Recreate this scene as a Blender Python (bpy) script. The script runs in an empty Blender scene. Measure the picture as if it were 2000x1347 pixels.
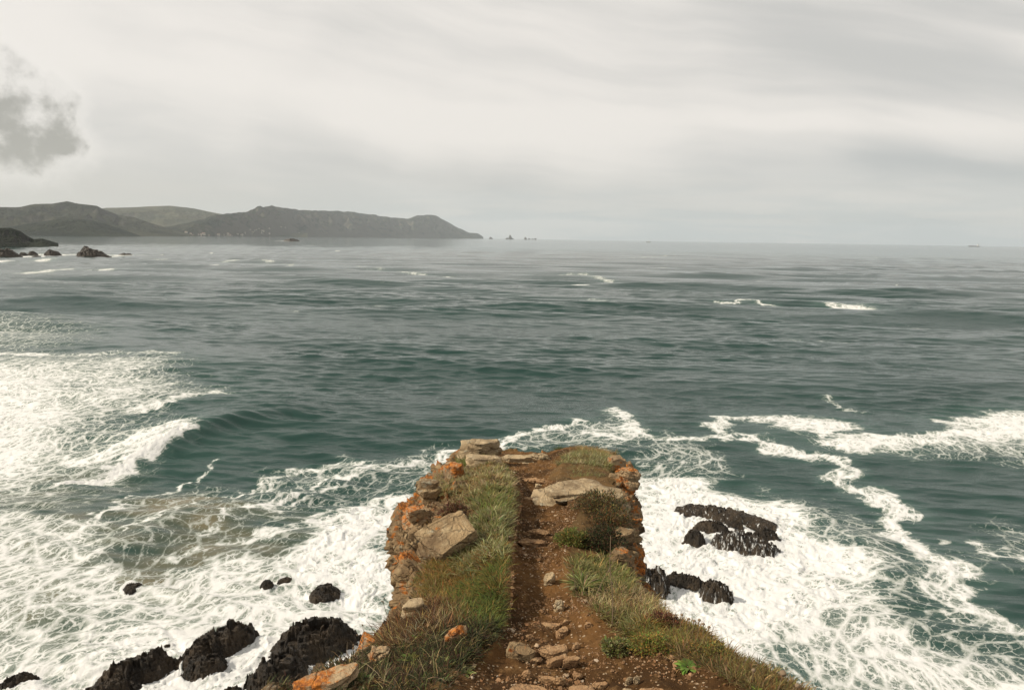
import bpy, math, random
import numpy as np
from mathutils import Matrix, Vector

# ------------------------------------------------------------------ camera, light, exposure
SC = bpy.context.scene
COL = SC.collection
R = math.radians
HC = 26.0                       # eye height above the sea, metres
F = 2000 * 24.0 / 36.0          # focal length in photo pixels (24 mm lens)
PITCH, ROLL = R(8.87), R(0.85)

_r0 = np.array([1.0, 0, 0]); _f = np.array([0, math.cos(PITCH), -math.sin(PITCH)]); _u0 = np.array([0, math.sin(PITCH), math.cos(PITCH)])
_r = _r0 * math.cos(ROLL) + _u0 * math.sin(ROLL)
_u = _u0 * math.cos(ROLL) - _r0 * math.sin(ROLL)
CAM = np.array([0, 0, HC])

cd = bpy.data.cameras.new('camera'); cam = bpy.data.objects.new('camera', cd); COL.objects.link(cam)
cd.lens = 24; cd.sensor_width = 36; cd.sensor_fit = 'HORIZONTAL'; cd.clip_start = 0.05; cd.clip_end = 200000
cam.matrix_world = Matrix(((_r[0], _u[0], -_f[0], 0), (_r[1], _u[1], -_f[1], 0), (_r[2], _u[2], -_f[2], HC), (0, 0, 0, 1)))
SC.camera = cam
SC.view_settings.view_transform = 'Standard'; SC.view_settings.look = 'None'
SC.view_settings.exposure = 0.0; SC.view_settings.gamma = 1.0
SC.cycles.max_bounces = 6; SC.cycles.diffuse_bounces = 3; SC.cycles.glossy_bounces = 2; SC.cycles.volume_bounces = 1
SC.cycles.transparent_max_bounces = 8
SC.cycles.use_denoising = True
SC.cycles.sample_clamp_direct = 6.0; SC.cycles.sample_clamp_indirect = 2.5

SUN_TO = Vector((-0.93, -0.12, 0.0)).normalized()
SUN_EL = R(40)
sd = bpy.data.lights.new('sun', 'SUN'); sun = bpy.data.objects.new('sun', sd); COL.objects.link(sun)
sd.energy = 5.0; sd.angle = R(0.9); sd.color = (1.0, 0.905, 0.76)
_to = Vector((SUN_TO.x * math.cos(SUN_EL), SUN_TO.y * math.cos(SUN_EL), math.sin(SUN_EL)))
sun.rotation_euler = _to.to_track_quat('Z', 'Y').to_euler()
sun.location = (0, 0, 60)


class NT:
    """small helper for writing node trees"""
    def __init__(self, tree):
        self.t = tree; tree.nodes.clear()
    def n(self, typ, props=None, **inp):
        nd = self.t.nodes.new(typ)
        for k, v in (props or {}).items(): setattr(nd, k, v)
        for k, v in inp.items():
            key = int(k[1:]) if k[0] == '_' and k[1:].isdigit() else k.replace('_', ' ')
            self.set(nd.inputs[key], v)
        return nd
    def set(self, sock, v):
        if isinstance(v, bpy.types.NodeSocket): self.t.links.new(v, sock)
        elif isinstance(v, bpy.types.Node): self.t.links.new(v.outputs[0], sock)
        else:
            if hasattr(sock.default_value, '__len__') and isinstance(v, (tuple, list)) and len(v) == 3 and len(sock.default_value) == 4:
                v = (*v, 1.0)
            sock.default_value = v
    def m(self, op, a, b=0.0, c=0.0, clamp=False):
        nd = self.t.nodes.new('ShaderNodeMath'); nd.operation = op; nd.use_clamp = clamp
        self.set(nd.inputs[0], a); self.set(nd.inputs[1], b); self.set(nd.inputs[2], c)
        return nd.outputs[0]
    def vm(self, op, a, b=(0, 0, 0)):
        nd = self.t.nodes.new('ShaderNodeVectorMath'); nd.operation = op
        self.set(nd.inputs[0], a)
        if op == 'SCALE': self.set(nd.inputs['Scale'], b)
        else: self.set(nd.inputs[1], b)
        return nd.outputs[0] if op not in ('DOT_PRODUCT', 'LENGTH', 'DISTANCE') else nd.outputs[1]
    def mix(self, fac, a, b, blend='MIX'):
        nd = self.t.nodes.new('ShaderNodeMix'); nd.data_type = 'RGBA'; nd.blend_type = blend
        self.set(nd.inputs[0], fac); self.set(nd.inputs[6], a); self.set(nd.inputs[7], b)
        return nd.outputs[2]
    def ss(self, v, lo, hi, a=0.0, b=1.0):
        nd = self.t.nodes.new('ShaderNodeMapRange'); nd.interpolation_type = 'SMOOTHSTEP'
        for s, x in zip(nd.inputs[:5], (v, lo, hi, a, b)): self.set(s, x)
        return nd.outputs[0]
    def noise(self, vec, scale, detail=4.0, rough=0.55, dist=0.0, out=0):
        nd = self.n('ShaderNodeTexNoise', Vector=vec, Scale=scale, Detail=detail, Roughness=rough, Distortion=dist)
        return nd.outputs[out]
    def voro(self, vec, scale, feature='DISTANCE_TO_EDGE', rnd=1.0, out=0, dim='3D'):
        nd = self.n('ShaderNodeTexVoronoi', {'feature': feature, 'voronoi_dimensions': dim}, Vector=vec, Scale=scale, Randomness=rnd)
        return nd.outputs[out]
    def mapping(self, vec, loc=(0, 0, 0), rot=(0, 0, 0), scale=(1, 1, 1)):
        return self.n('ShaderNodeMapping', Vector=vec, Location=loc, Rotation=rot, Scale=scale).outputs[0]
    def attr(self, name, out=2):
        return self.n('ShaderNodeAttribute', {'attribute_name': name}).outputs[out]


# ------------------------------------------------------------------ sky
W = bpy.data.worlds.new('World'); SC.world = W; W.use_nodes = True
w = NT(W.node_tree)
sky = w.n('ShaderNodeTexSky', {'sky_type': 'NISHITA', 'sun_disc': False, 'sun_elevation': SUN_EL,
                               'sun_rotation': math.atan2(SUN_TO.x, SUN_TO.y), 'air_density': 1.0, 'dust_density': 2.0})
dirv = w.n('ShaderNodeTexCoord').outputs['Generated']
sx = w.n('ShaderNodeSeparateXYZ', Vector=dirv)
yc = w.m('MAXIMUM', sx.outputs[1], 0.05)
ga = w.m('DIVIDE', sx.outputs[0], yc); ge = w.m('DIVIDE', sx.outputs[2], yc)
# high veil drawn out in long bands that fan down from the upper left and level out on the right
curve = w.m('ADD', w.m('MULTIPLY', w.m('EXPONENT', w.m('MULTIPLY', ga, -1.6)), 0.07), 0.09)
wq = w.n('ShaderNodeCombineXYZ', X=ga, Y=ge, Z=0.3).outputs[0]
fan = w.m('ADD', w.m('DIVIDE', ge, curve), w.m('MULTIPLY', w.m('SUBTRACT', w.noise(wq, 2.6, 4.0, 0.55), 0.5), 0.55))
bq = w.n('ShaderNodeCombineXYZ', X=w.m('MULTIPLY', ga, 0.9), Y=w.m('MULTIPLY', fan, 1.15), Z=2.0).outputs[0]
n1 = w.noise(bq, 1.5, 5.0, 0.5)
n2 = w.noise(w.n('ShaderNodeCombineXYZ', X=w.m('MULTIPLY', ga, 1.6), Y=w.m('MULTIPLY', fan, 2.4), Z=5.0).outputs[0], 1.6, 5.0, 0.5)
n3 = w.noise(w.mapping(wq, loc=(4.0, 1.0, 0.0)), 2.2, 3.0, 0.5)
rid = w.m('SUBTRACT', w.ss(fan, 0.38, 0.92, 0.0, 1.0), w.ss(fan, 1.2, 2.0, 0.0, 0.75))
veil = w.m('ADD', w.m('MULTIPLY', rid, 0.22), w.m('ADD', w.m('MULTIPLY', n1, 0.72), w.m('ADD', w.m('MULTIPLY', n2, 0.22), w.m('MULTIPLY', n3, 0.58))))
veil = w.ss(veil, 0.62, 1.05)
ccol = w.mix(veil, (0.62, 0.608, 0.575), (0.915, 0.865, 0.80))
band = w.m('MULTIPLY', w.m('MULTIPLY', w.ss(ge, 0.045, 0.10), w.ss(ge, 0.11, 0.165, 1.0, 0.0)), w.ss(ga, 0.05, 0.45))
band = w.m('MULTIPLY', band, w.ss(w.m('ADD', n1, n3), 0.75, 1.1, 1.0, 0.55))
ccol = w.mix(w.m('MULTIPLY', band, 0.85), ccol, (0.50, 0.515, 0.505))
# greyer, cooler air low over the horizon with thin shelf clouds
low = w.ss(sx.outputs[2], 0.0, 0.11, 1.0, 0.0)
shelf = w.noise(w.mapping(dirv, scale=(3.0, 3.0, 26.0)), 1.6, 5.0, 0.55, 0.4)
lowc = w.mix(w.ss(shelf, 0.42, 0.62), (0.585, 0.625, 0.61), (0.72, 0.715, 0.67))
lowc = w.mix(w.ss(ga, -0.75, 0.1), (0.64, 0.605, 0.53), lowc)
ccol = w.mix(w.m('MULTIPLY', low, 0.92), ccol, lowc)
# the one grey cumulus low on the left
cw = w.vm('ADD', w.vm('SCALE', w.vm('SUBTRACT', w.noise(dirv, 13.0, 3.0, 0.5, out=1), (0.5, 0.5, 0.5)), 0.045),
          w.vm('SCALE', w.vm('SUBTRACT', w.noise(dirv, 34.0, 6.0, 0.6, out=1), (0.5, 0.5, 0.5)), 0.036))
cv = w.vm('ADD', dirv, cw); cl = None
for bx, by, br in ((-20, 185, 62), (45, 200, 48), (95, 205, 40), (15, 262, 58), (75, 262, 52), (125, 250, 26), (60, 295, 34), (110, 292, 24)):
    c_ = _r * (bx - 1000) / F + _u * (673.5 - by) / F + _f; c_ /= np.linalg.norm(c_)
    d_ = w.m('DIVIDE', w.vm('LENGTH', w.vm('SUBTRACT', cv, tuple(float(x) for x in c_))), br / F * 1.0)
    cl = d_ if cl is None else w.m('SMOOTH_MIN', cl, d_, 0.35)
ccol = w.mix(w.ss(cl, 0.95, 1.75, 0.65, 0.0), ccol, (0.93, 0.885, 0.82))
cl = w.ss(cl, 0.72, 1.22, 1.0, 0.0)
c_ = _r * (60 - 1000) / F + _u * (673.5 - 235) / F + _f; c_ /= np.linalg.norm(c_)
dv2 = w.vm('SUBTRACT', cv, tuple(float(x) for x in c_))
ctex = w.noise(dirv, 22.0, 5.0, 0.6)
cshade = w.m('ADD', w.m('MULTIPLY', w.n('ShaderNodeSeparateXYZ', Vector=dv2).outputs[2], 4.0), w.m('MULTIPLY', w.m('SUBTRACT', ctex, 0.5), 2.2))
cumc = w.mix(w.ss(cshade, -0.32, 0.36), (0.36, 0.343, 0.295), (0.86, 0.82, 0.76))
ccol = w.mix(w.m('MULTIPLY', cl, 0.9), ccol, cumc)
bg_sky = w.n('ShaderNodeBackground', Color=sky, Strength=0.10)
bg_cl = w.n('ShaderNodeBackground', Color=ccol, Strength=1.0)
mixs = w.n('ShaderNodeMixShader', _0=0.93, _1=bg_sky, _2=bg_cl)
w.n('ShaderNodeOutputWorld', Surface=mixs)

# ------------------------------------------------------------------ maths helpers
rng = np.random.default_rng(7)
PERM = rng.permutation(256).astype(np.int64)
_ang = rng.random(256) * 2 * np.pi
GX, GY = np.cos(_ang), np.sin(_ang)
_g3 = rng.normal(size=(256, 3)); _g3 /= np.linalg.norm(_g3, axis=1)[:, None]

def noise2(x, y, s=0):
    xi = np.floor(x).astype(np.int64); yi = np.floor(y).astype(np.int64)
    xf = x - xi; yf = y - yi
    u = xf * xf * xf * (xf * (xf * 6 - 15) + 10); v = yf * yf * yf * (yf * (yf * 6 - 15) + 10)
    def g(dx, dy):
        h = PERM[(PERM[(xi + dx + s * 17) & 255] + yi + dy + s * 31) & 255]
        return GX[h] * (xf - dx) + GY[h] * (yf - dy)
    a = g(0, 0); b = g(1, 0); c = g(0, 1); d = g(1, 1)
    return (a + u * (b - a) + v * (c + u * (d - c) - a - u * (b - a))) * 1.5

def noise3(p, s=0):
    x, y, z = p[..., 0], p[..., 1], p[..., 2]
    xi = np.floor(x).astype(np.int64); yi = np.floor(y).astype(np.int64); zi = np.floor(z).astype(np.int64)
    xf, yf, zf = x - xi, y - yi, z - zi
    fd = lambda t: t * t * t * (t * (t * 6 - 15) + 10)
    u, v, ww = fd(xf), fd(yf), fd(zf)
    def g(a, b, c):
        h = PERM[(PERM[(PERM[(xi + a + s * 13) & 255] + yi + b) & 255] + zi + c + s * 7) & 255]
        return _g3[h, 0] * (xf - a) + _g3[h, 1] * (yf - b) + _g3[h, 2] * (zf - c)
    L = lambda a, b, t: a + t * (b - a)
    return L(L(L(g(0, 0, 0), g(1, 0, 0), u), L(g(0, 1, 0), g(1, 1, 0), u), v),
             L(L(g(0, 0, 1), g(1, 0, 1), u), L(g(0, 1, 1), g(1, 1, 1), u), v), ww) * 1.4

def fbm2(x, y, o=4, s=0, gain=0.5):
    t = np.zeros_like(x); a = 1.0; fr = 1.0
    for k in range(o):
        t += a * noise2(x * fr, y * fr, s + k); a *= gain; fr *= 2.03
    return t

def fbm3(p, o=4, s=0, gain=0.5):
    t = 0; a = 1.0; fr = 1.0
    for k in range(o):
        t = t + a * noise3(p * fr + 7.3 * k, s + k); a *= gain; fr *= 2.03
    return t

def voro3(p, s=0, box=False):
    """distance to nearest, second nearest point, a random number of the cell and the height of a tilted facet in it"""
    pi = np.floor(p).astype(np.int64); f1 = np.full(p.shape[:-1], 9.0); f2 = f1.copy(); cid = np.zeros(p.shape[:-1]); tl = np.zeros(p.shape[:-1])
    for a in (-1, 0, 1):
        for b in (-1, 0, 1):
            for c in (-1, 0, 1):
                q = pi + (a, b, c)
                h = PERM[(PERM[(PERM[(q[..., 0] + s) & 255] + q[..., 1]) & 255] + q[..., 2]) & 255]
                o = np.stack([PERM[(h + 11) & 255], PERM[(h + 57) & 255], PERM[(h + 101) & 255]], -1) / 255.0
                rel = q + o - p; d = np.abs(rel).max(-1) * 1.15 if box else np.linalg.norm(rel, axis=-1)
                n = d < f1
                f2 = np.where(n, f1, np.minimum(f2, d)); cid = np.where(n, h / 255.0, cid); tl = np.where(n, (rel * _g3[h]).sum(-1), tl); f1 = np.where(n, d, f1)
    return f1, f2, cid, tl

def sstep(a, b, x):
    t = np.clip((x - a) / (b - a), 0, 1); return t * t * (3 - 2 * t)

def ray(px, py):
    return _r * (px - 1000) / F + _u * (673.5 - py) / F + _f

def at(px, py, z=0.0):
    """point of the level z seen at a place of the photo"""
    d = ray(px, py); t = (z - HC) / d[2]; return CAM + d * t

def aty(px, py, y):
    d = ray(px, py); return CAM + d * (y / d[1])

def ground(px, py):
    """point on the sloping top of the headland"""
    d = ray(px, py); t = -1.63 / (d[2] + 0.173 * d[1]); return CAM + d * t

def poly_sd(x, y, poly):
    """signed distance to a polygon, positive inside"""
    P = np.asarray(poly, float); n = len(P); dmin = np.full(x.shape, 1e18); ins = np.zeros(x.shape, bool)
    for i in range(n):
        a, b = P[i], P[(i + 1) % n]; e = b - a
        wx, wy = x - a[0], y - a[1]
        t = np.clip((wx * e[0] + wy * e[1]) / max(e @ e, 1e-12), 0, 1)
        dmin = np.minimum(dmin, (wx - t * e[0]) ** 2 + (wy - t * e[1]) ** 2)
        c = ((a[1] > y) != (b[1] > y)) & (x < (b[0] - a[0]) * (y - a[1]) / ((b[1] - a[1]) or 1e-12) + a[0])
        ins ^= c
    d = np.sqrt(dmin); return np.where(ins, d, -d)

def line_d(x, y, pts, vals=None):
    """distance to a polyline (and a value interpolated along it)"""
    P = np.asarray(pts, float); dm = np.full(x.shape, 1e18); vv = np.zeros(x.shape)
    for i in range(len(P) - 1):
        a, b = P[i], P[i + 1]; e = b - a
        wx, wy = x - a[0], y - a[1]
        t = np.clip((wx * e[0] + wy * e[1]) / max(e @ e, 1e-12), 0, 1)
        d = (wx - t * e[0]) ** 2 + (wy - t * e[1]) ** 2
        n = d < dm; dm = np.where(n, d, dm)
        if vals is not None: vv = np.where(n, vals[i] * (1 - t) + vals[i + 1] * t, vv)
    return np.sqrt(dm), vv

# ------------------------------------------------------------------ object helpers
def tag(o, label=None, cat=None, group=None, kind=None):
    if label: o['label'] = label
    if cat: o['category'] = cat
    if group: o['group'] = group
    if kind: o['kind'] = kind
    return o

def mesh(name, V, faces, mats, parent=None, smooth=True, attrs=None, midx=None, loc=None):
    """faces: list of int arrays, each (n,3) or (n,4)"""
    V = np.ascontiguousarray(V, np.float32)
    if not isinstance(faces, (list, tuple)): faces = [faces]
    me = bpy.data.meshes.new(name); me.vertices.add(len(V)); me.vertices.foreach_set('co', V.ravel())
    tot = np.concatenate([np.full(len(f), f.shape[1], np.int32) for f in faces])
    li = np.concatenate([f.ravel() for f in faces]).astype(np.int32)
    me.loops.add(len(li)); me.loops.foreach_set('vertex_index', li)
    me.polygons.add(len(tot)); st_ = np.zeros(len(tot), np.int32); st_[1:] = np.cumsum(tot)[:-1]
    me.polygons.foreach_set('loop_start', st_)
    if midx is not None: me.polygons.foreach_set('material_index', np.asarray(midx, np.int32))
    me.update(calc_edges=True)
    me.polygons.foreach_set('use_smooth', np.full(len(tot), smooth, bool))
    for k, a in (attrs or {}).items():
        a = np.asarray(a, np.float32)
        if a.ndim == 1: me.attributes.new(k, 'FLOAT', 'POINT').data.foreach_set('value', a)
        else: me.attributes.new(k, 'FLOAT_VECTOR', 'POINT').data.foreach_set('vector', a.ravel())
    for m_ in (mats if isinstance(mats, (list, tuple)) else [mats]): me.materials.append(m_)
    o = bpy.data.objects.new(name, me); COL.objects.link(o)
    if parent: o.parent = parent
    if loc is not None: o.location = loc
    return o

def grid_faces(nr, nc):
    i = np.arange(nr - 1)[:, None] * nc + np.arange(nc - 1)[None, :]
    return np.stack([i, i + 1, i + nc + 1, i + nc], -1).reshape(-1, 4)

_ICO = {}
def ico(sub):
    if sub not in _ICO:
        t = (1 + 5 ** 0.5) / 2
        v = [(-1, t, 0), (1, t, 0), (-1, -t, 0), (1, -t, 0), (0, -1, t), (0, 1, t), (0, -1, -t), (0, 1, -t), (t, 0, -1), (t, 0, 1), (-t, 0, -1), (-t, 0, 1)]
        f = [(0, 11, 5), (0, 5, 1), (0, 1, 7), (0, 7, 10), (0, 10, 11), (1, 5, 9), (5, 11, 4), (11, 10, 2), (10, 7, 6), (7, 1, 8), (3, 9, 4), (3, 4, 2), (3, 2, 6), (3, 6, 8), (3, 8, 9), (4, 9, 5), (2, 4, 11), (6, 2, 10), (8, 6, 7), (9, 8, 1)]
        v = [np.array(a) / np.linalg.norm(a) for a in v]
        for _ in range(sub):
            c = {}; nf = []
            def mid(a, b):
                k = (min(a, b), max(a, b))
                if k not in c:
                    q = v[a] + v[b]; v.append(q / np.linalg.norm(q)); c[k] = len(v) - 1
                return c[k]
            for a, b, d in f:
                ab, bd, da = mid(a, b), mid(b, d), mid(d, a)
                nf += [(a, ab, da), (b, bd, ab), (d, da, bd), (ab, bd, da)]
            f = nf
        _ICO[sub] = (np.array(v), np.array(f))
    V, T = _ICO[sub]; return V.copy(), T

# ------------------------------------------------------------------ materials
def newmat(name):
    m_ = bpy.data.materials.new(name); m_.use_nodes = True; return m_, NT(m_.node_tree)

def out(t, sh): t.n('ShaderNodeOutputMaterial', Surface=sh)

def principled(t, col, rough=0.8, normal=None, ior=1.45, spec=0.5):
    p = t.n('ShaderNodeBsdfPrincipled', Base_Color=col, Roughness=rough, IOR=ior)
    t.set(p.inputs['Specular IOR Level'], spec)
    if normal is not None: t.set(p.inputs['Normal'], normal)
    return p

def bump(t, h, strength, dist, normal=None):
    b = t.n('ShaderNodeBump', Height=h, Strength=strength, Distance=dist)
    if normal is not None: t.set(b.inputs['Normal'], normal)
    return b.outputs[0]

def mat_sea():
    m_, t = newmat('sea_water')
    pos = t.n('ShaderNodeNewGeometry').outputs['Position']
    flow = t.attr('flow', 1); flow2 = t.attr('drift', 1); foam = t.attr('foam'); sand = t.attr('sand'); aer = t.attr('aerated'); strk = t.attr('rough')
    # lace of foam carried by the flow
    wv = t.vm('SCALE', t.vm('SUBTRACT', t.noise(flow, 0.55, 4.0, 0.6, out=1), (0.5, 0.5, 0.5)), 1.0)
    fw = t.vm('ADD', flow, wv)
    fw2 = t.vm('ADD', flow2, t.vm('SCALE', t.vm('SUBTRACT', t.noise(flow2, 1.9, 3.0, 0.6, out=1), (0.5, 0.5, 0.5)), 0.7))
    v1 = t.voro(fw, 0.55, dim='2D'); v2 = t.voro(fw2, 1.6, dim='2D'); v3 = t.voro(fw2, 4.2, dim='2D')
    nz = t.noise(fw2, 0.75, 9.0, 0.72)
    nlow = t.noise(flow, 0.16, 3.0, 0.55)
    a1 = t.m('MINIMUM', t.m('MULTIPLY', v1, 2.3), 1.0)
    a2 = t.m('MINIMUM', t.m('MULTIPLY', v2, 2.3), 1.0)
    a3 = t.m('MINIMUM', t.m('MULTIPLY', v3, 2.3), 1.0)
    web = t.m('MULTIPLY', t.m('MINIMUM', a1, t.m('MINIMUM', t.m('ADD', 0.07, a2), t.m('ADD', 0.22, a3))), 0.9)
    web = t.m('ADD', web, t.m('MULTIPLY', t.m('SUBTRACT', nz, 0.5), 1.15))
    web = t.m('ADD', web, t.m('MULTIPLY', t.m('SUBTRACT', t.noise(flow2, 5.0, 5.0, 0.7), 0.5), 0.34))
    dens = t.m('ADD', foam, t.m('MULTIPLY', t.m('MULTIPLY', t.m('SUBTRACT', nlow, 0.5), 0.75), t.ss(foam, 0.05, 0.4)))
    cov = t.m('SUBTRACT', dens, web)
    gate = t.ss(foam, 0.03, 0.12)
    white = t.m('MULTIPLY', t.ss(cov, -0.05, 0.15), gate)
    thick = t.m('MULTIPLY', t.ss(t.m('ADD', cov, t.m('MULTIPLY', t.m('SUBTRACT', t.noise(fw2, 1.6, 6.0, 0.7), 0.5), 0.7)), 0.0, 0.5), gate)
    # body colour of the water
    deep = t.mix(t.noise(pos, 0.03, 3.0), (0.0065, 0.026, 0.0215), (0.0110, 0.041, 0.032))
    body = t.mix(t.m('MULTIPLY', aer, 0.62, clamp=True), deep, (0.095, 0.17, 0.14))
    body = t.mix(sand, body, (0.20, 0.155, 0.085))
    # ripples
    camd = t.n('ShaderNodeCameraData').outputs['View Distance']
    rp = t.mapping(pos, rot=(0, 0, R(-8)), scale=(0.38, 1.0, 1.0))
    h1 = t.noise(rp, 0.35, 4.0, 0.6); h2 = t.noise(rp, 2.1, 5.0, 0.62)
    h3 = t.noise(t.mapping(pos, rot=(0, 0, R(-6)), scale=(0.35, 1, 1)), 0.05, 3.0, 0.55)
    hh = t.m('ADD', t.m('MULTIPLY', h1, 0.36), t.m('MULTIPLY', h2, 0.30))
    hh = t.m('ADD', hh, t.m('MULTIPLY', h3, 1.6))
    nb = bump(t, hh, strk, 1.0)
    wat = principled(t, body, 0.10, nb, 1.33, 0.5)
    fcol = t.mix(thick, (0.29, 0.315, 0.275), (0.66, 0.655, 0.635))
    fb = t.m('ADD', t.m('MULTIPLY', cov, 0.18), t.m('MULTIPLY', t.noise(fw2, 1.5, 8.0, 0.72), 1.1))
    nf = bump(t, fb, 0.8, 0.16)
    fo = principled(t, fcol, 0.75, nf, 1.33, 0.2)
    film = t.m('MULTIPLY', t.ss(t.m('ADD', dens, t.m('MULTIPLY', t.m('SUBTRACT', t.noise(fw2, 1.2, 6.0, 0.72), 0.5), 0.9)), 0.16, 0.66), 0.82)
    alpha = t.m('MAXIMUM', t.m('MULTIPLY', white, t.ss(foam, 0.0, 0.4, 0.55, 1.0)), t.m('MULTIPLY', film, gate))
    out(t, t.n('ShaderNodeMixShader', _0=alpha, _1=wat, _2=fo))
    return m_

def mat_rock(name, base, dark, light, lichen=0.0, lichen2=0.0, bed=(0.25, 0.1, 1.0), rough=0.85, sc=1.0, grain=1.0):
    """layered stone; lichen = share covered by orange lichen"""
    m_, t = newmat(name)
    p = t.n('ShaderNodeNewGeometry').outputs['Position']
    p = t.vm('SCALE', p, sc)
    n1 = t.noise(p, 2.2, 6.0, 0.62); n2 = t.noise(p, 11.0, 6.0, 0.68)
    bz = t.vm('DOT_PRODUCT', p, bed)
    lay = t.noise(t.n('ShaderNodeCombineXYZ', X=t.m('MULTIPLY', bz, 14.0), Y=t.m('MULTIPLY', n1, 1.6), Z=0.0).outputs[0], 1.0, 4.0, 0.6)
    c = t.mix(t.ss(n1, 0.30, 0.56), dark, base)
    c = t.mix(t.ss(n2, 0.48, 0.72, 0.0, 0.75), c, light)
    c = t.mix(t.ss(lay, 0.28, 0.42, 0.7, 0.0), c, dark)
    crk = t.voro(t.vm('ADD', t.vm('MULTIPLY', p, (1.0, 1.0, 2.4)), t.vm('SCALE', t.noise(p, 3.0, 3.0, out=1), 0.5)), 3.2)
    c = t.mix(t.m('MULTIPLY', t.ss(crk, 0.0, 0.03, 0.6, 0.0), t.ss(n1, 0.42, 0.6)), c, tuple(x * 0.35 for x in dark))
    if lichen > 0:
        l1 = t.m('ADD', t.m('MULTIPLY', t.noise(p, 3.2, 3.0, 0.6), 0.7), t.m('MULTIPLY', t.noise(p, 19.0, 5.0, 0.7), 0.3))
        th = 0.80 - 0.52 * lichen
        up = t.n('ShaderNodeSeparateXYZ', Vector=t.n('ShaderNodeNewGeometry').outputs['Normal']).outputs[2]
        l1 = t.m('ADD', l1, t.m('MULTIPLY', up, 0.05))
        lm = t.ss(l1, th, th + 0.05)
        lc = t.mix(t.ss(t.noise(p, 34.0, 4.0, 0.7), 0.35, 0.65), (0.20, 0.055, 0.008), (0.50, 0.165, 0.018))
        c = t.mix(t.m('MULTIPLY', lm, t.ss(t.noise(p, 24.0, 4.0, 0.75), 0.36, 0.52, 0.15, 0.95)), c, lc)
        gl = t.ss(t.noise(p, 7.0, 6.0, 0.7), 0.60, 0.66)
        c = t.mix(t.m('MULTIPLY', gl, 0.55), c, (0.34, 0.33, 0.25))
    h = t.m('ADD', t.m('MULTIPLY', n2, 0.55), t.m('MULTIPLY', lay, 0.45))
    h = t.m('ADD', h, t.m('MULTIPLY', t.noise(p, 46.0, 4.0, 0.7), 0.18))
    h = t.m('ADD', h, t.m('MULTIPLY', t.ss(crk, 0.0, 0.05), 0.12))
    nb = bump(t, h, 1.0 * grain, 0.075 / sc)
    out(t, principled(t, c, rough, nb, 1.5, 0.3))
    return m_

def mat_wet_rock():
    """black wet sea rock with white water draining off it"""
    m_, t = newmat('wet_rock')
    tc = t.n('ShaderNodeTexCoord').outputs['Object']; geo = t.n('ShaderNodeNewGeometry')
    p = geo.outputs['Position']
    n1 = t.noise(p, 0.8, 6.0, 0.65); n2 = t.noise(p, 3.5, 6.0, 0.7)
    c = t.mix(t.ss(n1, 0.38, 0.66), (0.019, 0.0145, 0.010), (0.062, 0.044, 0.027))
    c = t.mix(t.ss(n2, 0.55, 0.75, 0.0, 0.7), c, (0.11, 0.076, 0.040))
    run = t.attr('runoff')
    sp = t.n('ShaderNodeSeparateXYZ', Vector=p)
    stv = t.n('ShaderNodeCombineXYZ', X=t.m('MULTIPLY', sp.outputs[0], 2.4), Y=t.m('MULTIPLY', sp.outputs[1], 2.4), Z=t.m('MULTIPLY', sp.outputs[2], 0.22)).outputs[0]
    s1 = t.noise(stv, 1.5, 6.0, 0.72, 0.3)
    side = t.ss(t.n('ShaderNodeSeparateXYZ', Vector=geo.outputs['Normal']).outputs[2], 0.45, 0.8, 0.0, -0.35)
    wm = t.ss(t.m('ADD', t.m('ADD', s1, side), t.m('MULTIPLY', run, 0.38)), 0.72, 0.84)
    c2 = t.mix(wm, c, (0.74, 0.75, 0.73))
    lay = t.noise(t.n('ShaderNodeCombineXYZ', X=t.m('MULTIPLY', t.vm('DOT_PRODUCT', p, (0.3, 0.15, 1.0)), 3.0), Y=n1, Z=0.0).outputs[0], 1.0, 5.0, 0.65)
    h = t.m('ADD', t.m('MULTIPLY', n2, 0.7), t.m('MULTIPLY', lay, 0.6))
    h = t.m('ADD', h, t.m('MULTIPLY', t.noise(p, 12.0, 4.0, 0.7), 0.25))
    nb = bump(t, h, 0.9, 0.35)
    out(t, principled(t, c2, t.m('ADD', 0.42, t.m('MULTIPLY', wm, 0.4)), nb, 1.4, 0.4))
    return m_

def mat_soil(name, dry=0.0):
    m_, t = newmat(name)
    p = t.n('ShaderNodeNewGeometry').outputs['Position']
    n1 = t.noise(p, 1.7, 5.0, 0.6); n2 = t.noise(p, 14.0, 6.0, 0.7)
    c = t.mix(t.ss(n1, 0.35, 0.66), (0.042, 0.021, 0.0075), (0.135, 0.067, 0.023))
    c = t.mix(t.ss(n2, 0.5, 0.72, 0.0, 0.6), c, (0.22, 0.125, 0.052))
    gv = t.voro(p, 42.0, 'F1'); gc = t.voro(p, 42.0, 'F1', out=1)
    pick = t.n('ShaderNodeSeparateColor', Color=gc).outputs[0]
    pm = t.m('MULTIPLY', t.ss(gv, 0.24, 0.36, 1.0, 0.0), t.ss(t.m('ADD', pick, t.m('MULTIPLY', n1, 0.35)), 0.92, 0.98))
    c = t.mix(pm, c, t.mix(pick, (0.26, 0.16, 0.085), (0.38, 0.28, 0.18)))
    if dry: c = t.mix(dry, c, (0.11, 0.085, 0.04))
    h = t.m('ADD', t.m('MULTIPLY', n2, 0.8), t.m('MULTIPLY', t.noise(p, 55.0, 4.0, 0.7), 0.25))
    h = t.m('ADD', h, t.m('MULTIPLY', pm, 0.3))
    out(t, principled(t, c, 0.95, bump(t, h, 0.9, 0.03), 1.4, 0.15))
    return m_

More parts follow.
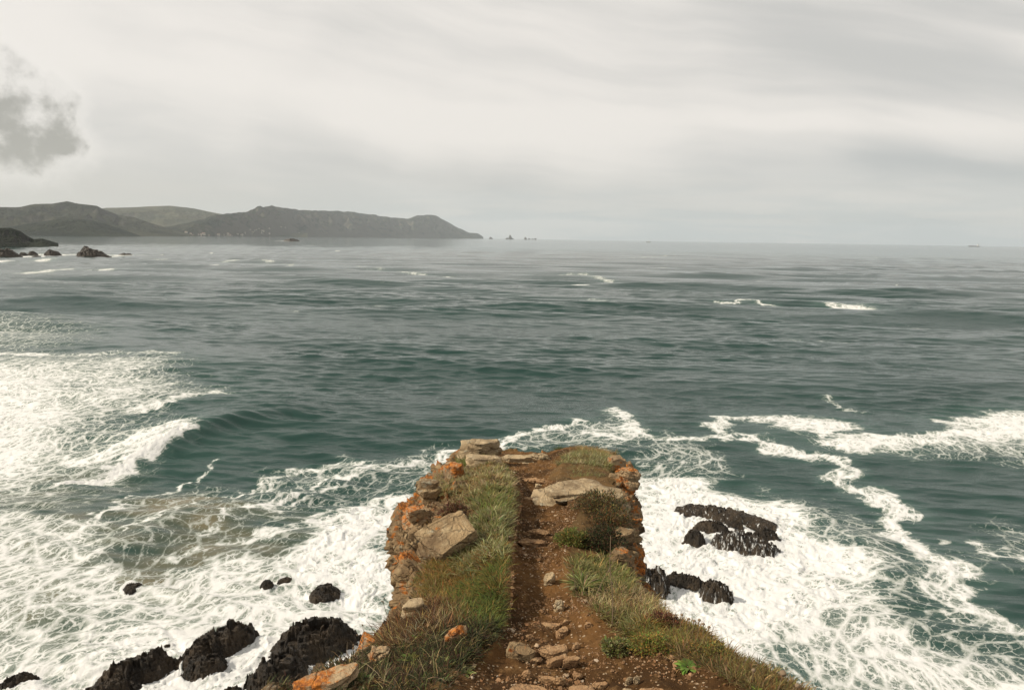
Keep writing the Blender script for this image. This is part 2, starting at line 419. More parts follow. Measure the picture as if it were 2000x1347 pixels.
def mat_blade(name='blade'):
    m_, t = newmat(name)
    c = t.attr('tint', 1)
    n = t.noise(t.n('ShaderNodeNewGeometry').outputs['Position'], 60.0, 2.0)
    c = t.mix(t.ss(n, 0.3, 0.7, 0.0, 0.35), c, t.vm('SCALE', c, 0.55))
    p = principled(t, c, 0.6, None, 1.4, 0.25)
    tr = t.n('ShaderNodeBsdfTranslucent', Color=c)
    out(t, t.n('ShaderNodeMixShader', _0=0.28, _1=p, _2=tr))
    return m_

def mat_hill(name, g1, g2, rock):
    m_, t = newmat(name)
    geo = t.n('ShaderNodeNewGeometry'); p = geo.outputs['Position']
    n1 = t.noise(p, 0.0022, 6.0, 0.6); n2 = t.noise(p, 0.011, 6.0, 0.68)
    c = t.mix(t.ss(n1, 0.38, 0.62), g1, g2)
    c = t.mix(t.ss(n2, 0.5, 0.7, 0.0, 0.6), c, tuple(x * 0.45 for x in g1))
    nz = t.n('ShaderNodeSeparateXYZ', Vector=geo.outputs['Normal']).outputs[2]
    rk = t.ss(t.m('ADD', nz, t.m('MULTIPLY', t.m('SUBTRACT', n2, 0.5), 0.8)), 0.70, 0.90, 1.0, 0.0)
    c = t.mix(t.m('MULTIPLY', rk, 0.75), c, rock)
    out(t, principled(t, c, 0.95, bump(t, n2, 0.7, 60.0), 1.4, 0.1))
    return m_

def mat_plain(name, col, rough=0.7):
    m_, t = newmat(name)
    p = t.n('ShaderNodeNewGeometry').outputs['Position']
    c = t.mix(t.ss(t.noise(p, 1.3, 4.0), 0.35, 0.65, 0.0, 0.25), col, tuple(x * 0.6 for x in col))
    out(t, principled(t, c, rough)); return m_

M = dict(
    sea=mat_sea(),
    tan=mat_rock('tan_stone', (0.325, 0.225, 0.118), (0.11, 0.068, 0.034), (0.46, 0.36, 0.215), 0.27),
    pale=mat_rock('pale_stone', (0.39, 0.29, 0.17), (0.17, 0.118, 0.064), (0.52, 0.42, 0.27), 0.12),
    lichen=mat_rock('lichen_stone', (0.36, 0.25, 0.14), (0.12, 0.075, 0.04), (0.48, 0.38, 0.23), 0.58),
    cliff=mat_rock('cliff_stone', (0.215, 0.14, 0.069), (0.058, 0.035, 0.018), (0.37, 0.275, 0.15), 0.46),
    step=mat_rock('step_stone', (0.33, 0.195, 0.095), (0.15, 0.08, 0.036), (0.46, 0.315, 0.17), 0.0, sc=2.0),
    islet=mat_rock('islet_stone', (0.045, 0.036, 0.026), (0.018, 0.015, 0.012), (0.08, 0.065, 0.045), 0.0, sc=0.06),
    wet=mat_wet_rock(), path=mat_soil('path_soil'), bank=mat_soil('bank_soil', 0.3), blade=mat_blade(),
    hill_a=mat_hill('hill_scrub', (0.026, 0.029, 0.019), (0.046, 0.047, 0.029), (0.075, 0.068, 0.058)),
    hill_b=mat_hill('hill_wood', (0.016, 0.020, 0.014), (0.026, 0.030, 0.018), (0.04, 0.037, 0.033)),
    hill_c=mat_hill('hill_pasture', (0.054, 0.057, 0.034), (0.085, 0.081, 0.048), (0.13, 0.12, 0.09)),
    hill_d=mat_hill('hill_cape', (0.022, 0.027, 0.018), (0.046, 0.047, 0.029), (0.11, 0.095, 0.075)),
    wall=mat_plain('house_wall', (0.50, 0.47, 0.41)), roof=mat_plain('house_roof', (0.24, 0.16, 0.12)),
    hull=mat_plain('hull_dark', (0.10, 0.07, 0.065)), white=mat_plain('white_paint', (0.80, 0.80, 0.78)), deck=mat_plain('deck_paint', (0.22, 0.14, 0.10)),
    mast=mat_plain('mast_grey', (0.25, 0.25, 0.25)),
)
#@@PART2
# ------------------------------------------------------------------ rocks standing in the sea (needed first: foam gathers round them)
def cut_lump(sub, seed, ncut=10, depth=(0.62, 0.9)):
    r = np.random.default_rng(seed); V, T = ico(sub)
    V = np.sign(V) * np.abs(V) ** 0.62
    for _ in range(ncut):
        n = r.normal(size=3); n /= np.linalg.norm(n)
        d = r.uniform(*depth); k = np.maximum(V @ n - d, 0); V = V - k[:, None] * n * 0.96
    return V, T

def ledges(V, bed, k, amt, seed):
    """stepped layers: every bed sticks out by its own amount"""
    bed = np.array(bed) / np.linalg.norm(bed)
    b = V @ bed * k + 0.6 * fbm3(V * 0.8, 2, seed)
    i = np.floor(b).astype(np.int64); rnd = PERM[(i + seed * 29) & 255] / 255.0; rn2 = PERM[(i + 1 + seed * 29) & 255] / 255.0
    t = sstep(0.82, 1.0, b - i); s = rnd * (1 - t) + rn2 * t
    c = V.mean(0); d = V - c; d = d - (d @ bed)[:, None] * bed
    return V + d * (s - 0.5)[:, None] * amt

def rock_shape(dims, seed, lumps=1, sub=5, rough=0.10, ledge=0.22, bedk=2.2, flat=0.0, bed=(0.25, 0.15, 1.0)):
    """one rock of the given length, width and height, its foot at z = 0; lumps > 1 grows it from several blocks"""
    r = np.random.default_rng(seed); w_, l_, h_ = dims; Vs, Ts, n0 = [], [], 0
    for k in range(lumps):
        V, T = cut_lump(sub, seed * 11 + k)
        if lumps == 1: s = np.array([0.58, 0.58, 1.0]); o = np.zeros(3)
        else:
            a = (k + 0.5) / lumps * 2 - 1
            s = np.array([r.uniform(0.26, 0.42), r.uniform(0.3, 0.5), r.uniform(0.6, 1.0)])
            o = np.array([a * 0.34, r.uniform(-0.22, 0.22), 0])
        if flat: V[:, 2] = np.where(V[:, 2] > 0, V[:, 2] * (1 - flat) + flat * np.tanh(V[:, 2] * 4) * 0.8, V[:, 2])
        P = (V * s + o) * np.array([w_, l_, h_])
        P[:, 2] -= 0.0
        sc = min(w_, l_) * 0.5
        q = P / sc
        f1, f2, cid, tl = voro3(q * np.array([1.7, 1.7, 2.6]) + 5 * k, seed & 255)
        nrm = P / np.array([w_, l_, h_]); nrm /= np.linalg.norm(nrm, axis=1)[:, None] + 1e-9
        disp = rough * (1.3 * (cid - 0.5) + 1.1 * tl - 0.22 * (1 - sstep(0.0, 0.10, f2 - f1)) + 0.75 * fbm3(q * 1.6, 5, seed & 63, 0.55))
        P = P + nrm * (disp * sc)[:, None]
        P = ledges(P, bed, bedk / sc, ledge, seed & 31)
        Vs.append(P); Ts.append(T + n0); n0 += len(P)
    return np.concatenate(Vs), np.concatenate(Ts)

# photo extents (left, right, top, bottom), blocks, share of height, run-off, turn, label
SEA_ROCKS = [
    (6, 62, 1311, 1338, 2, .5, 0.0, 0, 'small black wet rock alone in white surf at the lower left corner'),
    (197, 346, 1272, 1338, 3, .55, 0.0, 8, 'blocky black rock in surf, flat topped, left of the long diagonal rock'),
    (150, 272, 1318, 1372, 2, .5, 0.0, 0, 'black rock cut off by the lower frame edge below the blocky rock'),
    (345, 508, 1203, 1302, 4, .38, 0.0, 24, 'long black rock ridge lying diagonally in surf'),
    (362, 438, 1268, 1328, 2, .45, 0.0, 30, 'narrow black rock just below the long diagonal ridge'),
    (540, 694, 1190, 1292, 4, .5, 0.12, 6, 'largest black rock in the left surf, craggy top with brown ledges'),
    (486, 606, 1258, 1372, 3, .5, 0.2, 10, 'craggy black rock with trickling water against the largest rock'),
    (318, 336, 1256, 1264, 1, .5, 0.0, 0, 'tiny black rock tip above the long diagonal ridge'),
    (243, 276, 1131, 1156, 2, .4, 0.0, 20, 'half drowned dark rock in brown lacy water at the left'),
    (511, 532, 1127, 1147, 1, .5, 0.0, 0, 'small pointed dark rock in surf, left of a low sliver of rock'),
    (545, 570, 1124, 1136, 2, .4, 0.0, 10, 'low sliver of dark rock in surf beside a small pointed rock'),
    (610, 660, 1134, 1167, 2, .45, 0.0, 14, 'medium black rock alone in surf above the largest rock'),
    (730, 800, 1208, 1268, 2, .6, 0.0, 0, 'dark rock at the foot of the headland, partly behind dry grass'),
    (425, 480, 1336, 1365, 2, .5, 0.0, 0, 'black rock tip at the lower frame edge left of the craggy rock'),
    (1340, 1490, 981, 1014, 4, .36, 0.46, -7, 'long flat topped dark rock with water pouring off, farthest of the right rocks'),
    (1398, 1508, 1026, 1076, 3, .52, 0.54, -3, 'layered dark block with white water streaming down its face'),
    (1362, 1420, 1010, 1037, 2, .5, 0.1, 4, 'low dark rock between the long flat rock and the layered block'),
    (1337, 1375, 1028, 1060, 2, .55, 0.15, 0, 'small dark rock at the left end of the layered block'),
    (1474, 1521, 1022, 1058, 2, .55, 0.3, 0, 'sloping dark rock at the right end of the layered block'),
    (1422, 1448, 1014, 1026, 1, .5, 0.1, 0, 'tiny dark rock in the gap behind the layered block'),
    (1236, 1302, 1092, 1158, 3, .65, 0.46, 0, 'steep dark rock with waterfalls right against the shaded headland cliff'),
    (1302, 1374, 1113, 1142, 3, .5, 0.12, -5, 'low jagged dark rock in spray right of the cliff foot'),
    (1368, 1426, 1124, 1170, 2, .55, 0.42, 0, 'dark rock with a pointed top at the right end of the jagged row'),
    (-30, 33, 482, 503, 3, .9, 0.0, 0, 'black rock mound at the left edge, before the dark headland point'),
    (38, 52, 492, 499, 2, .8, 0.0, 0, 'small low dark rock just right of the rock mound at the edge'),
    (56, 72, 490, 498, 2, .8, 0.0, 0, 'small dark rock lump, second right of the rock mound'),
    (92, 118, 488, 499, 1, .9, 0.0, 0, 'pointed dark rock between the mound and the large far rock'),
    (157, 209, 486, 503, 3, .9, 0.0, 0, 'large dark far rock, tall at its left end, with white surf'),
    (233, 258, 494, 500, 2, .8, 0.0, 0, 'low dark far rock at the right end of the surf line'),
    (556, 582, 466, 471, 2, .9, 0.0, 0, 'small dark rock awash far out in the bay before the village'),
    (64, 80, 499, 503, 1, .8, 0.0, 0, 'flat dark rock awash below the small lumps at the left'),
]
ROCK_POS = []
for k, (x0, x1, y0, y1, nl, hf, run, turn, lab) in enumerate(SEA_ROCKS):
    c = at((x0 + x1) / 2, y1, 0.0); dep = c @ _f - CAM @ _f; ang = math.atan2(HC, c[1])
    wd = (x1 - x0) / F * dep; e = (y1 - y0) / F * dep
    hgt = hf * e / math.cos(ang); ln = (1 - hf) * e / math.sin(ang)
    ln = min(max(ln, 0.35 * wd), 1.4 * wd)
    d = np.array([c[0], c[1]]) / math.hypot(c[0], c[1])
    ROCK_POS.append((c[0] + d[0] * ln * .45, c[1] + d[1] * ln * .45, wd, ln, hgt))

def crag(wd, ln, h, seed, skew=0.0, n=110):
    """craggy rock: blocks of uneven height with tilted tops, broken into beds, foot below the water"""
    m_ = max(40, int(n * min(1.0, ln / wd))); u, v = np.meshgrid(np.linspace(-1.25, 1.25, n), np.linspace(-1.25, 1.25, m_), indexing='ij')
    X, Y = u * wd / 2, v * ln / 2; S = min(wd, ln) * .5; P = np.stack([X / S, Y / S, np.zeros_like(X) + seed], -1)
    wp = P + .22 * np.stack([fbm3(P * 1.5, 3, seed), fbm3(P * 1.5 + 5, 3, seed), 0 * X], -1)
    r_ = (np.abs(u) ** 2.6 + np.abs(v) ** 2.6) ** (1 / 2.6) + .20 * fbm3(P * 1.3 + 3, 5, seed + 2, .6)
    f1, f2, c1, t1 = voro3(wp * np.array([1.5, 1.5, 0.01]) + np.array([0, 0, seed * .37]), seed & 255, True)
    g1, g2, c2, t2 = voro3(wp * np.array([4.0, 4.0, 0.01]) + np.array([0, 0, seed * .53]), (seed + 9) & 255, True)
    top = (.82 + .34 * (c1 - .5) + .20 * t1 + .10 * (c2 - .5) + .07 * t2 + .035 * fbm3(P * 4, 4, seed, .5)) * (1 - skew * u)
    top -= .06 * (1 - sstep(0, .10, f2 - f1)) + .02 * (1 - sstep(0, .12, g2 - g1))
    edge = np.clip((1.06 - r_) / .62, -1, 1); Z = np.where(edge > 0, top * edge ** .62, edge * 1.2)
    k = 7.0; b = Z * k + .5 * fbm3(P * .9, 2, seed) + .5 * u; i = np.floor(b); t = b - i
    Z = Z + ((i + sstep(.55, 1, t)) - b) / k * .8
    return np.stack([X, Y, np.where(Z > 0, Z * h * 1.12, Z * max(h, .5))], -1).reshape(-1, 3), grid_faces(n, m_)[:, ::-1]

def stack(dims, seed, n=4, taper=.10):
    """bedded stone: angular slabs lying on one another, each broken off at its own edge"""
    r = np.random.default_rng(seed); w_, l_, h_ = dims; Vs, Ts, n0 = [], [], 0; z = 0.0; th = r.uniform(.7, 1.4, n); th *= h_ / th.sum()
    for k in range(n):
        V, T = ico(4); V = np.sign(V) * np.abs(V) ** .34
        for _ in range(7):
            a = r.random() * 6.28; nn = np.array([math.cos(a), math.sin(a), r.normal(0, .12)]); nn /= np.linalg.norm(nn)
            V = V - np.maximum(V @ nn - r.uniform(.66, .98), 0)[:, None] * nn
        f = 1 - taper * k + r.uniform(-.07, .07)
        P = V * np.array([w_ * .56 * f, l_ * .56 * f, th[k] * .62]); a = r.normal(0, .10); c, s = math.cos(a), math.sin(a)
        q = P / min(w_, l_); edge = (1 - np.abs(V[:, 2])).clip(0, 1)
        P[:, :2] *= (1 + .09 * fbm3(q * 3.0 + k * 3, 4, seed + k, .6))[:, None]
        P[:, 2] += th[k] * .22 * fbm3(q * np.array([2.2, 2.2, 1]) + k, 4, seed + 40, .55)
        P = np.stack([P[:, 0] * c - P[:, 1] * s + r.normal(0, .035) * w_, P[:, 0] * s + P[:, 1] * c + r.normal(0, .04) * l_, P[:, 2] + z + th[k] * .5], -1)
        z += th[k]; Vs.append(P); Ts.append(T + n0); n0 += len(P)
    return np.concatenate(Vs), np.concatenate(Ts)

def build_sea_rocks():
    skews = {27: .55, 26: .4, 3: -.15, 14: .25, 18: .3, 22: -.1, 23: .5}
    for k, ((x0, x1, y0, y1, nl, hf, run, turn, lab), (X, Y, wd, ln, hgt)) in enumerate(zip(SEA_ROCKS, ROCK_POS)):
        if 'diagonal' in lab and 'long black' in lab: ln *= .55
        if x0 > 1300: ln *= .72
        V, T = crag(wd * 1.04, ln * 1.1, hgt, 40 + k * 3, skews.get(k, 0), 130 if wd > 3 else 80)
        o = mesh('sea_rock', V, T, M['wet'], loc=(X, Y, 0.0), smooth=False, attrs={'runoff': np.full(len(V), run)})
        o.rotation_euler.z = R(turn) - math.atan2(X, Y)
        tag(o, lab, 'rock')

# ------------------------------------------------------------------ the sea
def px(*pts): return [tuple(at(a, b)[:2]) for a, b in pts]

def build_sea():
    az = np.concatenate([np.linspace(-75, -41, 50)[:-1], np.linspace(-41, 41, 1000), np.linspace(41, 75, 50)[1:]])
    rr = np.concatenate([np.geomspace(4, 29, 40)[:-1], np.geomspace(29, 420, 840)[:-1], np.geomspace(420, 32000, 300)])
    A, D = np.meshgrid(np.radians(az), rr)
    X = (np.sin(A) * D).ravel(); Y = (np.cos(A) * D).ravel(); Dr = D.ravel()
    step = np.gradient(rr); STP = np.repeat(step, len(az)) * 1.0
    # --- waves
    Z = np.zeros_like(X); r = np.random.default_rng(3)
    env = 0.65 + 0.7 * noise2(X / 110 + 3, Y / 60, 4); env2 = 0.7 + 0.8 * noise2(X / 120, Y / 80 + 9, 5)
    wx = X + 4 * noise2(X / 60, Y / 60, 8); wy = Y + 6 * noise2(X / 90, Y / 60, 9)
    for lam, amp, deg, e in ((43, 1.05, 9, env), (29, .50, -4, env2), (62, .9, 13, env2), (17, .20, 20, env)):
        k = 2 * np.pi / lam; ph = k * (np.sin(R(deg)) * wx + np.cos(R(deg)) * wy) + r.random() * 6.28
        s = np.sin(ph); Z += amp * np.clip(e, 0.05, 2) * (s + 0.28 * np.cos(2 * ph + 1.57)) * sstep(lam * 0.55, lam * 0.25, STP)
    Z *= 0.5 + 0.85 * sstep(90, 260, Dr)
    gust = 0.55 + 0.45 * sstep(-0.25, 0.35, fbm2(X / 95 + 2, Y / 60, 3, 21))
    for i in range(34):
        lam = 1.0 * (8.5 / 1.0) ** r.random(); deg = r.normal(5, 13); amp = 0.0155 * lam ** 0.6
        k = 2 * np.pi / lam; ph = k * (np.sin(R(deg)) * (X + .15 * wx) + np.cos(R(deg)) * (Y + .2 * wy)) / 1.17 + r.random() * 6.28
        Z += amp * gust * (1 - 2 * np.abs(np.sin(ph / 2)) ** 1.3) * sstep(lam * 0.5, lam * 0.22, STP)
    calm = sstep(0, 25, poly_sd(X, Y, px((0, 640), (330, 650), (700, 720), (560, 800), (420, 780), (350, 690))))
    Z *= 1 - 0.35 * calm
    # the swell standing up and curling over at the left
    cr = px((120, 925), (240, 890), (310, 868), (365, 850), (450, 826), (560, 806), (660, 800))
    dl, hv = line_d(X, Y, cr, [0.5, 0.9, 1.4, 1.7, 1.5, 0.9, 0.2])
    _, sgn = line_d(X, Y, cr, np.linspace(0, 1, len(cr)))
    cy = np.interp(X, [p[0] for p in cr], [p[1] for p in cr]); side = Y - cy
    Z += hv * np.exp(-(dl / (2.6 + 4.9 * sstep(-1.0, 3.0, side))) ** 2) * sstep(cr[0][0] - 14, cr[0][0] + 4, X)
    for pts, hgt, wd_ in ((px((430, 1010), (560, 960), (700, 910), (880, 885)), .55, 2.6), (px((230, 1075), (350, 1010), (470, 965)), .5, 2.4),
                          (px((60, 640), (200, 645), (340, 690)), .35, 7.0), (px((1560, 985), (1680, 1050), (1745, 1140)), .5, 2.5)):
        dl, hv = line_d(X, Y, pts, [hgt * .6] + [hgt] * (len(pts) - 2) + [0.1]); Z += hv * np.exp(-(dl / wd_) ** 2)
    # --- foam
    wob = lambda sc, amp, s: (amp * fbm2(X / sc, Y / sc, 4, s, 0.6), amp * fbm2(X / sc + 31, Y / sc + 11, 4, s + 5, 0.6))
    near = Dr < 900
    foam = np.zeros_like(X); aer = np.zeros_like(X)
    wa, wb = wob(9.0, 3.2, 40)
    XW, YW = X + wa, Y + wb
    regs = [  # outline in the photo, density, softness in metres
        (px((-500, 694), (-200, 690), (120, 690), (330, 694), (350, 720), (395, 752), (425, 766), (380, 785), (330, 798), (262, 812), (300, 830), (362, 846), (320, 872), (250, 905), (180, 950), (110, 990), (-500, 1100)), .44, 13),
        (px((-500, 700), (-200, 690), (60, 700), (180, 730), (200, 800), (150, 880), (60, 930), (-500, 1050)), .66, 12),
        (px((-500, 1000), (30, 985), (150, 1008), (275, 1052), (282, 1076), (215, 1110), (260, 1130), (420, 1110), (540, 1070), (790, 960), (800, 1100), (800, 1500), (-500, 1600)), .46, 3.0),
        (px((-600, 618), (-200, 612), (60, 620), (190, 640), (180, 672), (100, 684), (-300, 690)), .30, 26),
        (px((150, 1000), (330, 930), (480, 925), (620, 890), (900, 872), (900, 990), (640, 1010), (430, 1130), (250, 1130)), .17, 3),
        (px((470, 960), (600, 895), (900, 868), (900, 900), (650, 935), (520, 985)), .24, 2.5),
        (px((560, 1062), (610, 1000), (700, 985), (800, 965), (800, 1230), (700, 1230), (560, 1150)), .72, 3),
        (px((-300, 1230), (100, 1220), (350, 1160), (560, 1120), (800, 1130), (800, 1500), (-300, 1500)), .68, 8),
        (px((1200, 922), (1300, 914), (1365, 920), (1430, 945), (1510, 962), (1570, 985), (1625, 1020), (1685, 1062), (1722, 1102), (1720, 1150), (1650, 1185), (1600, 1230), (1560, 1400), (1180, 1400)), .76, 4),
        (px((1560, 1100), (1700, 1120), (1790, 1190), (1900, 1235), (2080, 1290), (2300, 1400), (2300, 1600), (1500, 1600), (1500, 1200)), .47, 6),
        (px((1500, 955), (1600, 968), (1720, 1020), (1800, 1100), (1880, 1180), (2060, 1230), (2300, 1300), (2300, 1500), (1600, 1500), (1500, 1100)), .24, 4),
        (px((1240, 880), (1330, 850), (1400, 880), (1445, 920), (1390, 940), (1250, 930)), .25, 3),
        (px((980, 870), (1040, 845), (1140, 826), (1230, 800), (1250, 850), (1320, 860), (1300, 890), (1230, 880), (1000, 885)), .26, 4),
        (px((1870, 1020), (2000, 1000), (2200, 1020), (2200, 1150), (1940, 1110)), .22, 5),
        (px((1420, 820), (1500, 815), (1600, 810), (1660, 840), (1640, 862), (1560, 850), (1500, 845)), .36, 4),
        (px((1640, 865), (1800, 860), (1960, 805), (2100, 790), (2200, 830), (2200, 940), (2000, 905), (1840, 900)), .30, 6),
        (px((790, 965), (1245, 930), (1245, 1500), (790, 1500)), .70, 2.0), ([(-14, -20), (-12, 16), (-6, 30), (8, 30), (13, 16), (15, -20)], .66, 5),
        (px((1600, 1040), (1700, 1000), (1730, 1060), (1660, 1090)), .10, 2),
    ]
    for P, dn, sf in regs:
        s = poly_sd(XW, YW, P)
        foam = np.maximum(foam, dn * sstep(-sf * 0.6, sf, s)); aer = np.maximum(aer, dn * sstep(-sf * 1.6 - 1, sf * 2 + 1, s))
    ribs = [  # ribbons of foam: line in the photo, width in metres, density
        (px((1418, 822), (1470, 828), (1530, 818), (1590, 822), (1640, 838), (1610, 852)), 2.0, .85),
        (px((1540, 828), (1600, 832)), 4.5, 1.0),
        (px((1435, 858), (1510, 862), (1555, 880), (1600, 890), (1650, 905), (1668, 928), (1640, 938), (1690, 956), (1735, 975), (1765, 992), (1740, 1012), (1770, 1045), (1820, 1075), (1850, 1095), (1835, 1125), (1880, 1150)), 1.25, .86),
        (px((1500, 866), (1560, 884)), 2.4, .95), (px((1700, 960), (1760, 990)), 1.6, .95), (px((1790, 1060), (1850, 1100)), 2.3, .92),
        (px((1640, 872), (1720, 868), (1800, 866), (1860, 852), (1930, 858), (2010, 848), (2120, 850)), 2.6, .88),
        (px((1915, 850), (1945, 822), (2000, 808), (2120, 800)), 4.5, .95), (px((1960, 838), (2080, 830)), 6.0, .98),
        (px((1840, 818), (1862, 845), (1900, 856)), 1.4, .7),
        (px((978, 868), (1035, 850), (1135, 828)), 1.2, .72), (px((1200, 798), (1216, 822), (1240, 848), (1190, 856), (1140, 852)), 1.5, .75),
        (px((1255, 850), (1310, 862), (1395, 852), (1425, 828)), 1.2, .70), (px((1620, 770), (1680, 800)), 1.2, .35),
        (px((1760, 1100), (1880, 1180), (2020, 1230)), 1.2, .62), (px((1900, 1060), (1960, 1085), (2040, 1090)), 0.9, .6),
        (px((500, 1002), (560, 962), (640, 930), (720, 905), (800, 893), (890, 880)), .75, .72),
        (px((470, 940), (560, 910), (640, 897), (720, 890)), .7, .62), (px((380, 1050), (470, 1010), (560, 985), (660, 940)), .6, .6),
        (px((240, 1050), (330, 1000), (430, 955), (500, 930)), .45, .62), (px((180, 1010), (300, 950), (420, 905), (440, 880)), .45, .62), (px((330, 1110), (440, 1060), (560, 1020)), .6, .62),
        (px((150, 935), (260, 893), (320, 868), (362, 846)), 1.5, 1.05), (px((170, 895), (290, 862), (352, 843)), 2.4, .92),
        (px((270, 800), (330, 792), (420, 766)), 2.0, .7), (px((100, 692), (250, 690), (345, 694)), 1.5, .5),
        (px((0, 686), (80, 691)), 2.2, .8),
        # far whitecaps
        (px((718, 527), (760, 530), (800, 534), (830, 537)), 3.5, .85), (px((870, 541), (945, 546)), 3.5, .85),
        (px((385, 521), (425, 518)), 5.5, 1.1), (px((432, 512), (480, 510), (532, 513)), 4.0, .8),
        (px((1640, 596), (1690, 599)), 5.0, 1.15), (px((1618, 602), (1650, 602)), 2.0, .8), (px((1405, 591), (1450, 589), (1520, 594)), 1.9, .8),
        (px((1095, 537), (1140, 536), (1190, 550)), 4.0, .72), (px((1150, 585), (1220, 590)), 1.5, .5),
        (px((-60, 536), (40, 533), (105, 530), (128, 526)), 5.0, 1.1), (px((138, 528), (190, 529), (250, 525)), 4.5, 1.05),
        (px((-60, 516), (20, 511), (85, 508)), 8.0, 1.1), (px((60, 497), (110, 499), (160, 498), (210, 501), (250, 500), (320, 500)), 6.0, .95),
        (px((205, 499), (235, 498)), 12.0, 1.1), (px((290, 508), (320, 508)), 5.0, .7), (px((540, 471), (585, 471)), 22.0, 1.1),
        (px((590, 516), (690, 519), (750, 527)), 2.5, .45), (px((560, 520), (575, 517)), 3.0, .6),
        (px((950, 480), (1060, 484)), 6.0, .35), (px((1220, 505), (1330, 498)), 5.0, .5), (px((1560, 660), (1650, 668)), 1.5, .4),
    ]
    wa2, wb2 = wob(3.5, 1.0, 60); far = sstep(120, 420, Dr)
    for P, wd_, dn in ribs:
        d, _ = line_d(X + wa2 * (1 - far) + wa * .55, Y + wb2 * (1 - far) + wb * .55 * (1 + 2.0 * far), P)
        vert = 1.0
        f = .72 * dn * sstep(wd_ * 1.6, wd_ * 0.2, d) * (1 - .28 * far); foam = np.maximum(foam, f); aer = np.maximum(aer, .6 * dn * sstep(wd_ * 3.2, 0, d))
    for (rx, ry, wd_, ln, hg) in ROCK_POS:
        ext = 0.6 * max(wd_, 0.0); d = np.hypot((X + wa2 * .5 - rx) / (wd_ * .5), (Y + wb2 * .5 - ry) / max(ln * .55, wd_ * .3))
        foam = np.maximum(foam, 1.0 * sstep(1.9, 1.05, d) * (0.75 if ry < 300 else .9))
    # a few wind-blown whitecap specks
    sp = noise2(X / 26 + 9, Y / 9, 70) + .5 * noise2(X / 90, Y / 70, 71)
    foam = np.maximum(foam, .55 * sstep(.92, 1.05, sp) * sstep(150, 260, Dr) * sstep(2500, 900, Dr))
    # churned surf stands up in lumps and curls
    ch = 1 - np.abs(fbm2(XW / 3.1, YW / 2.6, 5, 80, 0.58)); ch2 = fbm2(XW / 1.1, YW / 0.9, 3, 90)
    boil = sstep(.35, .85, foam) * near
    Z += boil * (0.30 * (ch - 0.62) + 0.05 * ch2)
    for (rx, ry, wd_, ln, hg) in ROCK_POS:
        if ry < 120:
            d = np.hypot((X - rx) / (wd_ * .5), (Y - ry) / (ln * .55)); Z += 0.14 * np.exp(-((d - 1.15) / .3) ** 2) * (0.5 + ch2)
    # --- flow carried backwards along eddies: draws the foam out into filaments
    FX, FY = X.copy(), Y.copy(); idx = np.where(Dr < 700)[0]; x, y = X[idx].copy(), Y[idx].copy(); e = 0.05
    eds = [(at(1420, 1040), 9.0, 1.0), (at(1560, 1120), 6.0, -0.9), (at(1640, 860), 9.0, .8), (at(1330, 1190), 5.0, .8), (at(1700, 1230), 6.0, -.8), (at(640, 1080), 5.0, .8), (at(200, 1100), 7.0, -.5)]
    for it in range(9):
        vx = np.zeros_like(x); vy = np.zeros_like(x)
        for sc, am, s in ((17.0, 3.2, 101), (6.5, 1.25, 102)):
            p0 = noise2(x / sc, y / sc, s); vx += am * (noise2(x / sc, y / sc + e, s) - p0) / e; vy -= am * (noise2(x / sc + e, y / sc, s) - p0) / e
        for c, rad, om in eds:
            dx, dy = x - c[0], y - c[1]; g = om * np.exp(-(dx * dx + dy * dy) / rad ** 2); vx -= dy * g * .55; vy += dx * g * .55
        x -= vx * .055; y -= vy * .055
    FX[idx], FY[idx] = x, y
    d0 = np.array(at(890, 880)[:2]) - np.array(at(500, 1000)[:2]); d0 /= np.linalg.norm(d0)
    al = FX * d0[0] + FY * d0[1]; ac = -FX * d0[1] + FY * d0[0]
    lw = sstep(6, -10, X) * 1.0
    al2 = al * 0.74
    ux, uy = X + .3 * (FX - X), Y + .3 * (FY - Y); drift = np.stack([(ux * d0[0] + uy * d0[1]) * .84, -ux * d0[1] + uy * d0[0], Z * 0], -1); flow = np.stack([al2, ac * 0.95, Z * 0 + 0.0], -1)
    # sand stirred up in the shallows
    sand = np.zeros_like(X)
    for P, dn, sf in ((px((150, 1010), (330, 960), (500, 985), (420, 1080), (270, 1060)), .75, 5), (px((-200, 1000), (280, 1060), (560, 1030), (520, 1160), (-200, 1300)), .62, 8),
                      (px((240, 1020), (330, 985), (360, 1000), (280, 1040)), 1.0, 2.5), (px((300, 1110), (440, 1095), (520, 1085), (500, 1130), (330, 1140)), .9, 3), (px((-200, 900), (200, 900), (120, 1000), (-200, 1000)), .4, 8)):
        sand = np.maximum(sand, dn * sstep(-sf, sf, poly_sd(XW, YW, P)) * (0.65 + .6 * fbm2(X / 7, Y / 2.6, 3, 55)))
    sand = np.clip(sand, 0, 1)
    rough = (0.24 + 0.30 * sstep(-.2, .4, fbm2(X / 140, Y / 70, 3, 22))) * (1 - .45 * calm)
    rough = rough * (1 - 0.86 * sstep(100, 1500, Dr))
    V = np.stack([X, Y, Z], -1)
    o = mesh('sea', V, grid_faces(len(rr), len(az)), M['sea'], attrs={'foam': foam, 'aerated': aer, 'flow': flow, 'drift': drift, 'sand': sand, 'rough': rough})
    tag(o, kind='structure')

